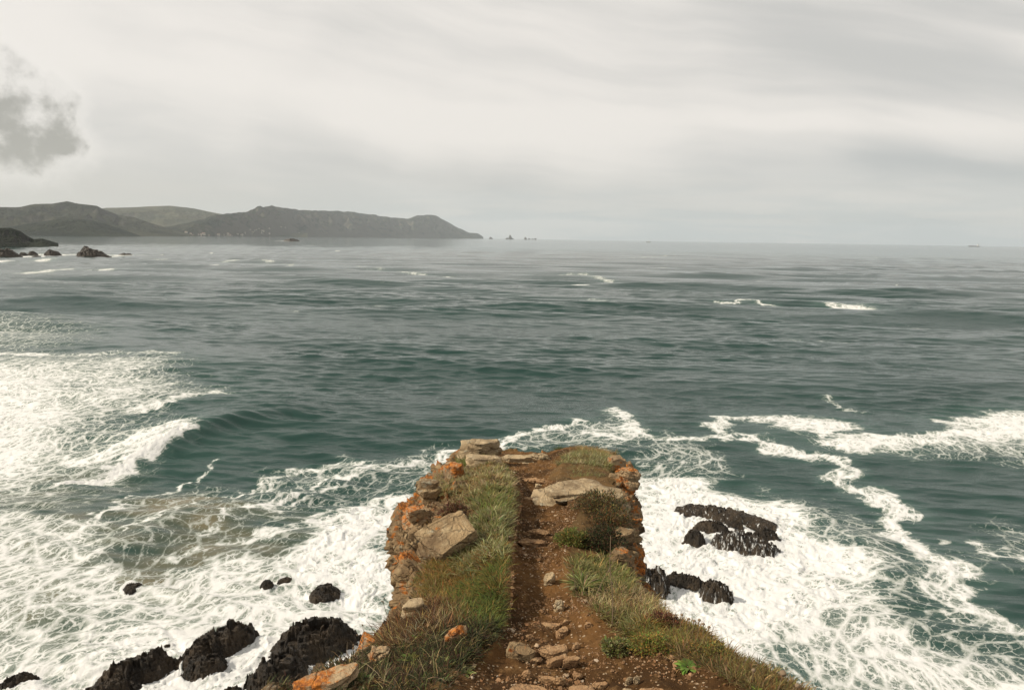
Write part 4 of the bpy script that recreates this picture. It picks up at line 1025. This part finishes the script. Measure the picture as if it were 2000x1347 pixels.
def build_gravel():
    r = np.random.default_rng(5); pq = H['pq']; ii, jj = np.where(pq)
    keep = (H['ds'][ii] > 2.6); ii, jj = ii[keep], jj[keep]; n = 8000
    V = H['V']; A = np.linalg.norm(np.cross(V[ii + 1, jj] - V[ii, jj], V[ii, jj + 1] - V[ii, jj]), axis=1)
    d = H['ds'][ii]; dens = np.interp(d, [2.6, 4, 5, 6.5, 8, 10, 11.5], [1.0, 1.0, .8, .8, .6, .12, .1]); pat = np.clip(.6 + 1.3 * fbm2(V[ii, jj, 0] * 2.3, V[ii, jj, 1] * 2.3, 3, 66), .06, 2)
    p = A * dens * pat; k = r.choice(len(ii), n, p=p / p.sum()); P = V[ii[k], jj[k]] + np.stack([r.uniform(-.006, .006, n), r.uniform(-.006, .006, n), np.zeros(n)], -1)
    B, T = ico(1); nv = len(B); sz = .0022 + .0042 * r.random(n) ** 2.5 + (r.random(n) < .045) * r.uniform(.003, .012, n)
    a = r.random(n) * 6.28; c, s = np.cos(a), np.sin(a)
    sh = 1 + .35 * r.uniform(-1, 1, (n, nv)); q = B[None] * sh[..., None] * (sz[:, None] * np.stack([r.uniform(.8, 1.7, n), r.uniform(.7, 1.1, n), r.uniform(.45, .8, n)], -1))[:, None, :]
    x = q[..., 0] * c[:, None] - q[..., 1] * s[:, None]; y = q[..., 0] * s[:, None] + q[..., 1] * c[:, None]
    W_ = np.stack([x, y, q[..., 2]], -1) + P[:, None] + np.array([0, 0, .002])
    base = np.array([(.36, .21, .11), (.24, .13, .06), (.50, .36, .23), (.28, .145, .07), (.60, .47, .34)]); tint = .8 * base[r.choice(5, n, p=[.36, .38, .10, .13, .03])] * r.uniform(.65, 1.15, (n, 1))
    o = mesh('gravel', W_.reshape(-1, 3), (T[None] + (np.arange(n) * nv)[:, None, None]).reshape(-1, 3), M['grit'], smooth=False, attrs={'tint': np.repeat(tint, nv, 0)})
    tag(o, 'loose pale and reddish gravel strewn over the brown earth path', 'gravel', kind='stuff')

def mat_grit():
    m_, t = newmat('grit'); c = t.attr('tint', 1); n = t.noise(t.n('ShaderNodeNewGeometry').outputs['Position'], 90.0, 3.0)
    out(t, principled(t, t.mix(t.ss(n, .35, .65, 0, .4), c, t.vm('SCALE', c, .5)), .9, None, 1.4, .2)); return m_
M['grit'] = mat_grit(); build_gravel()
#@@PART4
# ------------------------------------------------------------------ plants
def ribbons(base, dirv, length, width, tint, droop, seg=3, prof=None, seed=0):
    """many blades or leaves: base, starting direction, length, width, colour, how far they bend over"""
    n = len(base); r = np.random.default_rng(seed); up = np.array([0, 0, 1.0]); dirv = dirv / np.linalg.norm(dirv, axis=1)[:, None]
    hor = dirv * np.array([1, 1, 0]); hl = np.linalg.norm(hor, axis=1)[:, None]; a = r.random(n) * 6.28
    hor = np.where(hl > .05, hor / np.maximum(hl, 1e-6), np.stack([np.cos(a), np.sin(a), 0 * a], -1))
    tw = r.normal(0, .7, n); side0 = np.cross(hor, up); side = side0 * np.cos(tw)[:, None] + hor * np.sin(tw)[:, None] * .6
    if prof is None: prof = [1, .9, .62, 0]
    V = np.zeros((n, seg * 2 + 1, 3)); p = base.copy()
    for k in range(seg + 1):
        t = k / seg
        if k: 
            d = dirv + hor * (droop * t * 1.1)[:, None] - up * (droop * t * t * 1.0)[:, None]; d /= np.linalg.norm(d, axis=1)[:, None]; p = p + d * (length / seg)[:, None]
        wv = side * (width * prof[min(k, len(prof) - 1)] * .5)[:, None]
        if k < seg: V[:, 2 * k] = p - wv; V[:, 2 * k + 1] = p + wv
        else: V[:, 2 * k] = p
    nv = seg * 2 + 1; off = (np.arange(n) * nv)[:, None]
    q = np.concatenate([off + np.array([[2 * k, 2 * k + 1, 2 * k + 3, 2 * k + 2]]) for k in range(seg - 1)])
    tr = off + np.array([[2 * seg - 2, 2 * seg - 1, 2 * seg]])
    sh = np.linspace(.85, 1.1, nv)[None, :, None]
    return V.reshape(-1, 3), q, tr, np.repeat(tint[:, None, :], nv, 1).reshape(-1, 3)

def join(parts):
    V, Q, T, C, n = [], [], [], [], 0
    for v, q, t, c in parts: V.append(v); Q.append(q + n); T.append(t + n); C.append(c); n += len(v)
    return np.concatenate(V), np.concatenate(Q), np.concatenate(T), np.concatenate(C)

def leafmesh(name, parts, parent=None, loc=None):
    V, Q, T, C = join(parts) if isinstance(parts, list) else parts
    if loc is not None: V = V - np.asarray(loc)
    return mesh(name, V, [Q, T], M['blade'], parent, smooth=True, attrs={'tint': C}, loc=loc)

PAL = dict(green=(.115, .130, .030), olive=(.195, .165, .050), grey=(.235, .220, .095), straw=(.44, .32, .14), pale=(.54, .45, .25), rust=(.24, .115, .034), brown=(.125, .066, .030), bright=(.14, .20, .035), gold=(.32, .19, .045), dark=(.036, .050, .016), umber=(.060, .032, .016), red=(.12, .045, .028))
def tints(r, n, mixd):
    ks = list(mixd); pr = np.array([mixd[k] for k in ks], float); pr /= pr.sum()
    return np.array([PAL[k] for k in ks])[r.choice(len(ks), n, p=pr)] * r.uniform(.5, 1.4, (n, 1)) * (1 + .12 * r.normal(size=(n, 3)))

def pick_on(poly_px, n, seed, edge=.06):
    """points spread over a patch of the banks, the patch being an outline in the photo laid onto the ground"""
    r = np.random.default_rng(seed); P = [tuple(ground(a, b)[:2]) for a, b in poly_px]
    V = H['V']; nr, nc = V.shape[:2]; c = V[:-1, :-1]; 
    x, y = c[..., 0], c[..., 1]; jn = np.arange(nc - 1)[None, :]
    m_ = ~H['pq'] & ~((jn > H['iL'] - 13) & (jn < H['iR'] + 11) & (y > 3.5)) & (x > min(p[0] for p in P) - .3) & (x < max(p[0] for p in P) + .3) & (y > min(p[1] for p in P) - .3) & (y < max(p[1] for p in P) + .3) & (jn > ND + 2) & (jn < nc - ND - 3)
    ii, jj = np.where(m_); xx, yy = x[ii, jj], y[ii, jj]
    s = poly_sd(xx + .05 * fbm2(xx * 5, yy * 5, 2, seed), yy + .05 * fbm2(xx * 5 + 7, yy * 5, 2, seed), P); k = s > -edge * r.random(len(s)); k &= H['N'][ii, jj, 2] > .05
    ii, jj = ii[k], jj[k]
    A = np.linalg.norm(np.cross(V[ii + 1, jj] - V[ii, jj], V[ii, jj + 1] - V[ii, jj]), axis=1)
    if len(A) == 0: return np.zeros((0, 3)), np.zeros((0, 3))
    k = r.choice(len(ii), n, p=A / A.sum()); a, b = r.random((n, 1)), r.random((n, 1)); i, j = ii[k], jj[k]
    pt = V[i, j] * (1 - a) * (1 - b) + V[i + 1, j] * a * (1 - b) + V[i, j + 1] * (1 - a) * b + V[i + 1, j + 1] * a * b
    return pt, H['N'][i, j]

def grass_patch(poly, clumps, per, length, width, mixd, seed, spread=.035, lean=(0, 0), droop=(.3, 1.1), sp=.55):
    r = np.random.default_rng(seed); C, Nn = pick_on(poly, clumps, seed)
    if len(C) == 0: return None
    k = np.repeat(np.arange(len(C)), per); n = len(k); o = r.normal(0, spread, (n, 2))
    base = C[k].copy(); base[:, :2] += o * .6; base[:, 2] -= .012
    cl = r.uniform(.6, 1.2, len(C)); cd_ = r.normal(0, .28, (len(C), 2))
    d = np.stack([o[:, 0] / spread * .35 + r.normal(0, sp * .6, n) + cd_[k, 0] + lean[0], o[:, 1] / spread * .35 + r.normal(0, sp * .6, n) + cd_[k, 1] + lean[1], np.full(n, 1.0)], -1) + Nn[k] * .35
    ln = length * cl[k] * r.uniform(.5, 1.15, n)
    ct = tints(r, len(C), mixd); bt = tints(r, n, mixd); w_ = r.uniform(.15, .6, (n, 1)); tint = np.clip(ct[k] * w_ + bt * (1 - w_), .01, .6)
    return ribbons(base, d, ln, width * r.uniform(.6, 1.4, n), tint, r.uniform(*droop, n), 3, None, seed)

def stuff(name, lab, cat, parts):
    V, Q, T, C = join([p for p in parts if p is not None]); o = mesh(name, V, [Q, T], M['blade'], attrs={'tint': C}); tag(o, lab, cat, kind='stuff')

LBANK_FAR = [(905, 905), (955, 893), (985, 905), (1015, 940), (1022, 985), (1000, 1060), (905, 1075), (870, 1010), (822, 965), (860, 940)]
LBANK_MID = [(905, 1060), (1005, 1040), (1000, 1105), (998, 1200), (900, 1205), (850, 1160), (880, 1100)]
stuff('grass', 'long grey green grass leaning over the left bank of the path', 'grass', [
    grass_patch([(905, 900), (955, 890), (1000, 925), (1018, 945), (1026, 990), (1010, 1045), (950, 1050), (910, 1012), (840, 968), (870, 935)], 1150, 11, .095, .0075, dict(grey=5, olive=3, green=2, straw=3, pale=2, rust=1), 1, .03, (.0, -.1)),
    grass_patch([(895, 895), (960, 888), (965, 912), (900, 925)], 230, 14, .13, .007, dict(green=4, bright=2, olive=2), 2, .03),
    grass_patch([(930, 1000), (1015, 985), (1012, 1050), (945, 1060)], 260, 12, .11, .008, dict(green=4, bright=1, olive=3, grey=2), 3, .03),
    grass_patch([(900, 1055), (1000, 1040), (998, 1120), (920, 1140), (890, 1100)], 360, 12, .12, .0085, dict(grey=6, green=2, olive=2, pale=1), 4, .03),
    grass_patch([(820, 950), (880, 920), (905, 960), (850, 985)], 240, 11, .09, .006, dict(olive=3, grey=3, straw=2, rust=1), 5, .03)])
stuff('dry_grass', 'rust and golden fine dry grass on the near part of the left bank', 'dry grass', [
    grass_patch([(850, 1090), (925, 1070), (998, 1110), (998, 1170), (900, 1190), (835, 1170)], 900, 12, .08, .005, dict(gold=4, rust=4, olive=2, green=1), 11, .03),
    grass_patch([(900, 1150), (998, 1130), (996, 1225), (940, 1240), (880, 1210)], 640, 14, .09, .005, dict(green=5, bright=2, dark=2, gold=1), 12, .03),
    grass_patch([(780, 1195), (870, 1180), (900, 1225), (800, 1265), (745, 1260)], 760, 10, .12, .0045, dict(straw=1.5, umber=4, brown=3, rust=2, pale=.4), 13, .04),
    grass_patch([(775, 985), (830, 965), (900, 1000), (915, 1035), (850, 1045)], 420, 10, .10, .004, dict(red=3, brown=3, rust=2, olive=2), 14, .03),
    grass_patch([(820, 1110), (880, 1085), (900, 1130), (840, 1165)], 300, 10, .11, .004, dict(olive=2, rust=2, green=2, straw=1), 15, .03)])
stuff('scrub', 'tangled dark green and straw scrub on the near left bank', 'scrub', [
    grass_patch([(545, 1340), (700, 1275), (800, 1240), (930, 1255), (955, 1300), (940, 1370), (500, 1400)], 1700, 9, .062, .006, dict(dark=6, green=1.5, umber=6, brown=1, straw=.3), 21, .04),
    grass_patch([(560, 1340), (700, 1285), (850, 1250), (930, 1290), (900, 1370), (540, 1390)], 150, 5, .15, .0024, dict(straw=2, pale=1, umber=5), 22, .05, (0, 0), (.4, 1.6), 1.3),
    grass_patch([(800, 1235), (960, 1225), (985, 1270), (930, 1330), (830, 1290)], 620, 11, .06, .006, dict(dark=5, umber=5, green=1), 23, .04)])
stuff('grass', 'mixed green and straw tufts along the right bank above the lower path', 'grass', [
    grass_patch([(1085, 1115), (1150, 1090), (1215, 1105), (1235, 1150), (1150, 1180), (1085, 1170)], 400, 12, .095, .0075, dict(green=5, olive=3, grey=2, straw=1), 31, .035, (-.1, -.1)),
    grass_patch([(1150, 1165), (1245, 1140), (1300, 1190), (1330, 1230), (1250, 1250), (1150, 1225)], 800, 9, .09, .0036, dict(straw=4, pale=2, brown=3, olive=2, green=1), 32, .04, (0, 0), (.3, 1.4), .9),
    grass_patch([(1160, 1205), (1260, 1215), (1290, 1270), (1230, 1290), (1170, 1270)], 190, 11, .08, .006, dict(green=4, olive=4, grey=2, brown=2), 33, .035),
    grass_patch([(1240, 1240), (1330, 1228), (1400, 1275), (1330, 1290), (1250, 1285)], 620, 12, .065, .005, dict(olive=3, gold=3, bright=2, rust=2), 34, .035),
    grass_patch([(1295, 1215), (1350, 1235), (1420, 1285), (1500, 1325), (1580, 1360), (1500, 1380), (1400, 1320), (1330, 1260)], 900, 10, .085, .0045, dict(brown=4, rust=2, olive=3, green=2, straw=1), 35, .04),
    grass_patch([(1330, 1290), (1440, 1305), (1560, 1350), (1540, 1400), (1350, 1400)], 420, 7, .08, .004, dict(brown=4, straw=2, olive=2, dark=2), 36, .05)])
stuff('grass', 'short pale grass cushion on the far right top of the headland', 'grass', [
    grass_patch([(1095, 900), (1150, 890), (1200, 905), (1212, 925), (1150, 922), (1090, 918)], 520, 13, .12, .006, dict(grey=4, olive=3, green=2, pale=2), 41, .03),
    grass_patch([(1115, 878), (1160, 872), (1200, 885), (1210, 905), (1140, 895)], 420, 12, .13, .005, dict(straw=4, rust=2, olive=3, brown=2), 42, .03),
    grass_patch([(1066, 876), (1092, 874), (1096, 890), (1070, 892)], 90, 13, .12, .006, dict(dark=3, green=3, olive=2), 43, .03),
    grass_patch([(1110, 925), (1180, 920), (1180, 940), (1120, 945)], 120, 11, .07, .004, dict(grey=3, olive=3), 44, .03)])

def bush(name, cat, lab, x, y, wd_px, h_m, mixd, seed, leaves=2600, lsize=(.012, .03), twig='brown'):
    """cushion of small leaves on twigs; its parts are the twigs and the leaves"""
    p, nrm = hit(x, y); dep = (p - CAM) @ _f; rad = wd_px / F * dep / 2; r = np.random.default_rng(seed)
    e = bpy.data.objects.new(name, None); COL.objects.link(e); e.location = p; tag(e, lab, cat)
    n = leaves; u = r.normal(size=(n, 3)); u[:, 2] = np.abs(u[:, 2]); u /= np.linalg.norm(u, axis=1)[:, None]
    lump = 1 + .35 * fbm3(u * 2.1 + seed, 3, seed); q = u * (r.random((n, 1)) ** .35) * lump[:, None] * np.array([rad, rad * .85, h_m])
    gap = noise3(q / (rad * .28) + seed, seed); k = gap > -.28; q, u = q[k], u[k]; n = len(q)
    d = u + r.normal(0, .6, (n, 3)); d[:, 2] += .4
    parts = ribbons(q, d, r.uniform(*lsize, n), r.uniform(.35, .6, n) * np.mean(lsize), np.clip(tints(r, n, mixd), .01, .5), r.uniform(0, .8, n), 2, [.5, 1, 0], seed)
    mesh('foliage', parts[0], [parts[1], parts[2]], M['blade'], e, attrs={'tint': parts[3]})
    m_ = 60; a = r.random(m_) * 6.28; b = np.zeros((m_, 3)); b[:, 0] = r.normal(0, rad * .25, m_); b[:, 1] = r.normal(0, rad * .25, m_); b[:, 2] = -.02
    d = np.stack([np.cos(a) * .9, np.sin(a) * .9, r.uniform(.3, 1.2, m_)], -1); L = np.full(m_, min(rad, h_m * 1.6) * 1.05)
    pt = ribbons(b, d, L * r.uniform(.6, 1, m_), np.full(m_, .005), np.clip(tints(r, m_, {twig: 1}), .01, .5), r.uniform(0, .3, m_), 3, None, seed + 1)
    mesh('twigs', pt[0], [pt[1], pt[2]], M['blade'], e, attrs={'tint': pt[3]})
    return e
bush('heather_bush', 'bush', 'dark olive heather bush on the right rim beside the far outcrop', 1172, 985, 110, .17, dict(dark=5, olive=2, brown=3, rust=1), 51, 4200)
bush('heather_bush', 'bush', 'dark brown heather clump hanging over the right rim below the far heather', 1196, 1020, 100, .18, dict(dark=4, brown=4, rust=1, olive=1), 52, 3600)
bush('heather_bush', 'bush', 'blackish heather clump over the shaded right cliff beside the green cushion', 1180, 1066, 96, .22, dict(dark=6, umber=4, brown=1), 53, 4200)
bush('cushion_plant', 'cushion plant', 'rounded bright olive cushion plant at the right path edge', 1120, 1052, 72, .11, dict(olive=4, gold=1, bright=2, green=3), 54, 3600, (.012, .026))
bush('heather_bush', 'bush', 'purplish brown heather bush in the grass above the tan slab', 895, 1010, 60, .15, dict(brown=5, red=3, olive=1), 55, 2600)
bush('gorse_bush', 'bush', 'yellow green low bush on the near right bank by the rosette plant', 1265, 1258, 90, .06, dict(gold=3, bright=3, olive=3), 56, 2600, (.008, .018))
bush('heather_bush', 'bush', 'reddish brown bush on the right edge of the near bank over surf', 1300, 1215, 74, .07, dict(brown=4, red=4, rust=1), 57, 2600, (.008, .018))
bush('gorse_bush', 'bush', 'olive bush along the near right bank below the seed heads', 1385, 1275, 90, .06, dict(olive=4, gold=2, green=3, brown=1), 58, 2800, (.008, .018))
bush('cushion_plant', 'cushion plant', 'low grey green leafy plant right of the slanting path steps', 1200, 1262, 60, .05, dict(grey=4, green=3, olive=2), 59, 1600, (.012, .026))

def rosette(lab, x, y, wd_px, seed, pal, n=26, lw=.34, upf=.9, name='rosette_plant'):
    p, nrm = hit(x, y); dep = (p - CAM) @ _f; rad = wd_px / F * dep / 2; r = np.random.default_rng(seed)
    a = np.arange(n) * 2.4 + r.normal(0, .2, n); rk = np.linspace(0, 1, n)
    b = np.zeros((n, 3)) + p; b[:, :2] += .08 * rad * np.stack([np.cos(a), np.sin(a)], -1)
    d = np.stack([np.cos(a), np.sin(a), upf * (1.6 - 1.3 * rk)], -1); ln = rad * (.55 + .75 * rk) * r.uniform(.85, 1.15, n)
    pt = ribbons(b, d, ln, ln * lw, np.clip(tints(r, n, pal), .01, .5), np.full(n, .9), 5, [.25, .6, .95, 1.0, .7, 0], seed)
    o = leafmesh(name, pt, None, p); tag(o, lab, 'plant')
rosette('bright green leaf rosette in bare earth on the near right bank', 1337, 1298, 46, 71, dict(bright=3, green=1), 34, .42)
rosette('small green leafy plant right of the bright rosette', 1378, 1282, 30, 72, dict(bright=2, green=2), 18, .4)
rosette('light green sprout in dark scrub at the bottom left of the path', 815, 1336, 34, 73, dict(bright=3, olive=1), 14, .45)
rosette('broad green leaves among dry grass on the near left bank', 822, 1243, 50, 74, dict(green=3, bright=2), 16, .3)
rosette('green leafy tuft at the lower left bank beside the orange rock', 690, 1322, 54, 75, dict(green=3, bright=2), 18, .3)
rosette('green leafy tuft above the light green sprout', 800, 1282, 50, 76, dict(green=3, dark=1, bright=1), 18, .3)
rosette('blue green leafy plant at the dark path edge of the near left bank', 912, 1308, 46, 77, dict(grey=2, green=2), 18, .32)
rosette('leafy green plant with straw stems right of the middle path', 1140, 1142, 74, 78, dict(green=4, grey=2, olive=2, straw=1), 150, .075, 2.4)
rosette('small pale green plant in the rusty grass of the left bank', 890, 1172, 34, 79, dict(bright=3, olive=2), 12, .35)
rosette('small green plant on the left path edge below the fine green grass', 965, 1236, 30, 80, dict(grey=2, green=2), 12, .3)
rosette('green sprout at the lower frame edge of the right bank', 1480, 1340, 30, 81, dict(green=2, bright=2), 12, .35)

def tube(pts, r0, r1, n=5):
    P = np.array(pts, float); k = len(P); V = []; 
    for i in range(k):
        t = P[min(i + 1, k - 1)] - P[max(i - 1, 0)]; t /= np.linalg.norm(t); a = np.cross(t, (.3, 1, .1)); a /= np.linalg.norm(a); b = np.cross(t, a); rad = r0 + (r1 - r0) * i / (k - 1)
        for j in range(n): V.append(P[i] + rad * (math.cos(6.283 * j / n) * a + math.sin(6.283 * j / n) * b))
    f = [(i * n + j, i * n + (j + 1) % n, (i + 1) * n + (j + 1) % n, (i + 1) * n + j) for i in range(k - 1) for j in range(n)]
    return np.array(V), np.array(f)

def stalk(x, y, top, seed, lab, group=None, head=0.0, twigs=0, thick=.0032):
    """dry upright stem with side twigs and a seed head"""
    p, _ = hit(x, y); d = ray(*top); q = CAM + d * (p[1] / d[1]); r = np.random.default_rng(seed)
    e = bpy.data.objects.new('dry_stalk', None); COL.objects.link(e); e.location = p; tag(e, lab, 'stalk', group)
    v = q - p; L = np.linalg.norm(v); pts = [v * t + np.array([math.sin(t * 5 + seed), math.cos(t * 4 + seed), 0]) * .018 * L * math.sin(t * 3.1) for t in np.linspace(-.02, 1, 8)]
    V, f = tube(pts, thick, thick * .55); mesh('stem', V, f, M['stalk'], e)
    for k in range(twigs):
        t = r.uniform(.4, .95); b = v * t; w_ = np.array([r.normal(0, 1), r.normal(0, .5), r.uniform(.6, 1.4)]); w_ *= L * r.uniform(.08, .2) / np.linalg.norm(w_)
        V, f = tube([b, b + w_ * .6, b + w_ + np.array([0, 0, .01 * L])], thick * .55, thick * .4, 4); tw = mesh('twig', V, f, M['stalk'], e)
        Vb, T = ico(1); mesh('seed_pod', Vb * np.array([1, 1, 1.6]) * thick * 1.7 + b + w_, T, M['stalk'], tw)
    if head:
        Vb, T = ico(2); Vb = Vb * (1 + .3 * noise3(Vb * 3 + seed, seed))[:, None] * np.array([1, 1, .75]) * head
        mesh('seed_head', Vb + v, T, M['stalk'], e)
    return e
M['stalk'] = mat_plain('dry_stalk', (.20, .14, .085), .9)
stalk(1199, 1215, (1193, 1046), 1, 'tallest reddish dead stalk standing on the right bank above straw tufts', None, .0, 0, .0036)
stalk(1216, 1150, (1180, 1092), 2, 'thin pale stem leaning left over the leafy plant, right bank', None, 0, 1, .0025)
stalk(1165, 1160, (1203, 1085), 3, 'thin pale stem leaning right behind the leafy plant', None, 0, 0, .0025)
stalk(1130, 1150, (1112, 1092), 4, 'short pale stem leaning left at the path side of the leafy plant', None, 0, 0, .0022)
for i, (x, y, tx, ty) in enumerate([(1318, 1232, 1316, 1203), (1330, 1236, 1332, 1200), (1341, 1240, 1345, 1208), (1352, 1246, 1356, 1212), (1362, 1252, 1366, 1210), (1372, 1258, 1374, 1218), (1380, 1262, 1385, 1224), (1392, 1268, 1395, 1246)]):
    stalk(x, y, (tx, ty), 20 + i, 'thin dry stem with a small round seed head on the right bank edge', 'seed heads along the right bank edge', .0085, 0, .0016)
stalk(1520, 1352, (1529, 1314), 31, 'dry stalk with the largest seed head at the lower right bank', None, .016, 1, .0022)
stalk(1470, 1328, (1472, 1308), 32, 'short seed head stalk left of the largest seed head', None, .010, 0, .002)
stalk(1552, 1362, (1558, 1338), 33, 'short dark seed head stalk right of the largest seed head', None, .012, 1, .002)
for i, (x, y, tx, ty, lab) in enumerate([(706, 1300, 711, 1228, 'tallest dark branched dead flower stalk at the left bank edge'), (692, 1304, 688, 1264, 'short dark branched stalk left of the tallest dead flower stalk'),
                                        (668, 1314, 664, 1288, 'small dark stalk with pods on the left bank edge'), (650, 1318, 645, 1290, 'leftmost small dark stalk with pods on the left bank edge'),
                                        (768, 1232, 748, 1172, 'thin bare stem at the rim of the headland neck, over surf'), (1010, 1240, 1010, 1240, '')]):
    if lab: stalk(x, y, (tx, ty), 40 + i, lab, None, 0, 7 if i < 4 else 3, .0022)

# ------------------------------------------------------------------ air between the camera and the far coast
def build_haze():
    V, q = prism(-36000, 36000, -400, 36000, -6, 900); m_, t = newmat('haze_air')
    o_ = t.n('ShaderNodeOutputMaterial')
    vol = t.n('ShaderNodeVolumePrincipled', Color=(0.80, 0.87, 0.94, 1), Density=2.7e-5, Anisotropy=0.2)
    t.t.links.new(vol.outputs[0], o_.inputs['Volume'])
    o = mesh('haze', V, q, m_, smooth=False); tag(o, 'thin pale sea haze veiling the far coast', 'haze', kind='stuff')
build_haze()
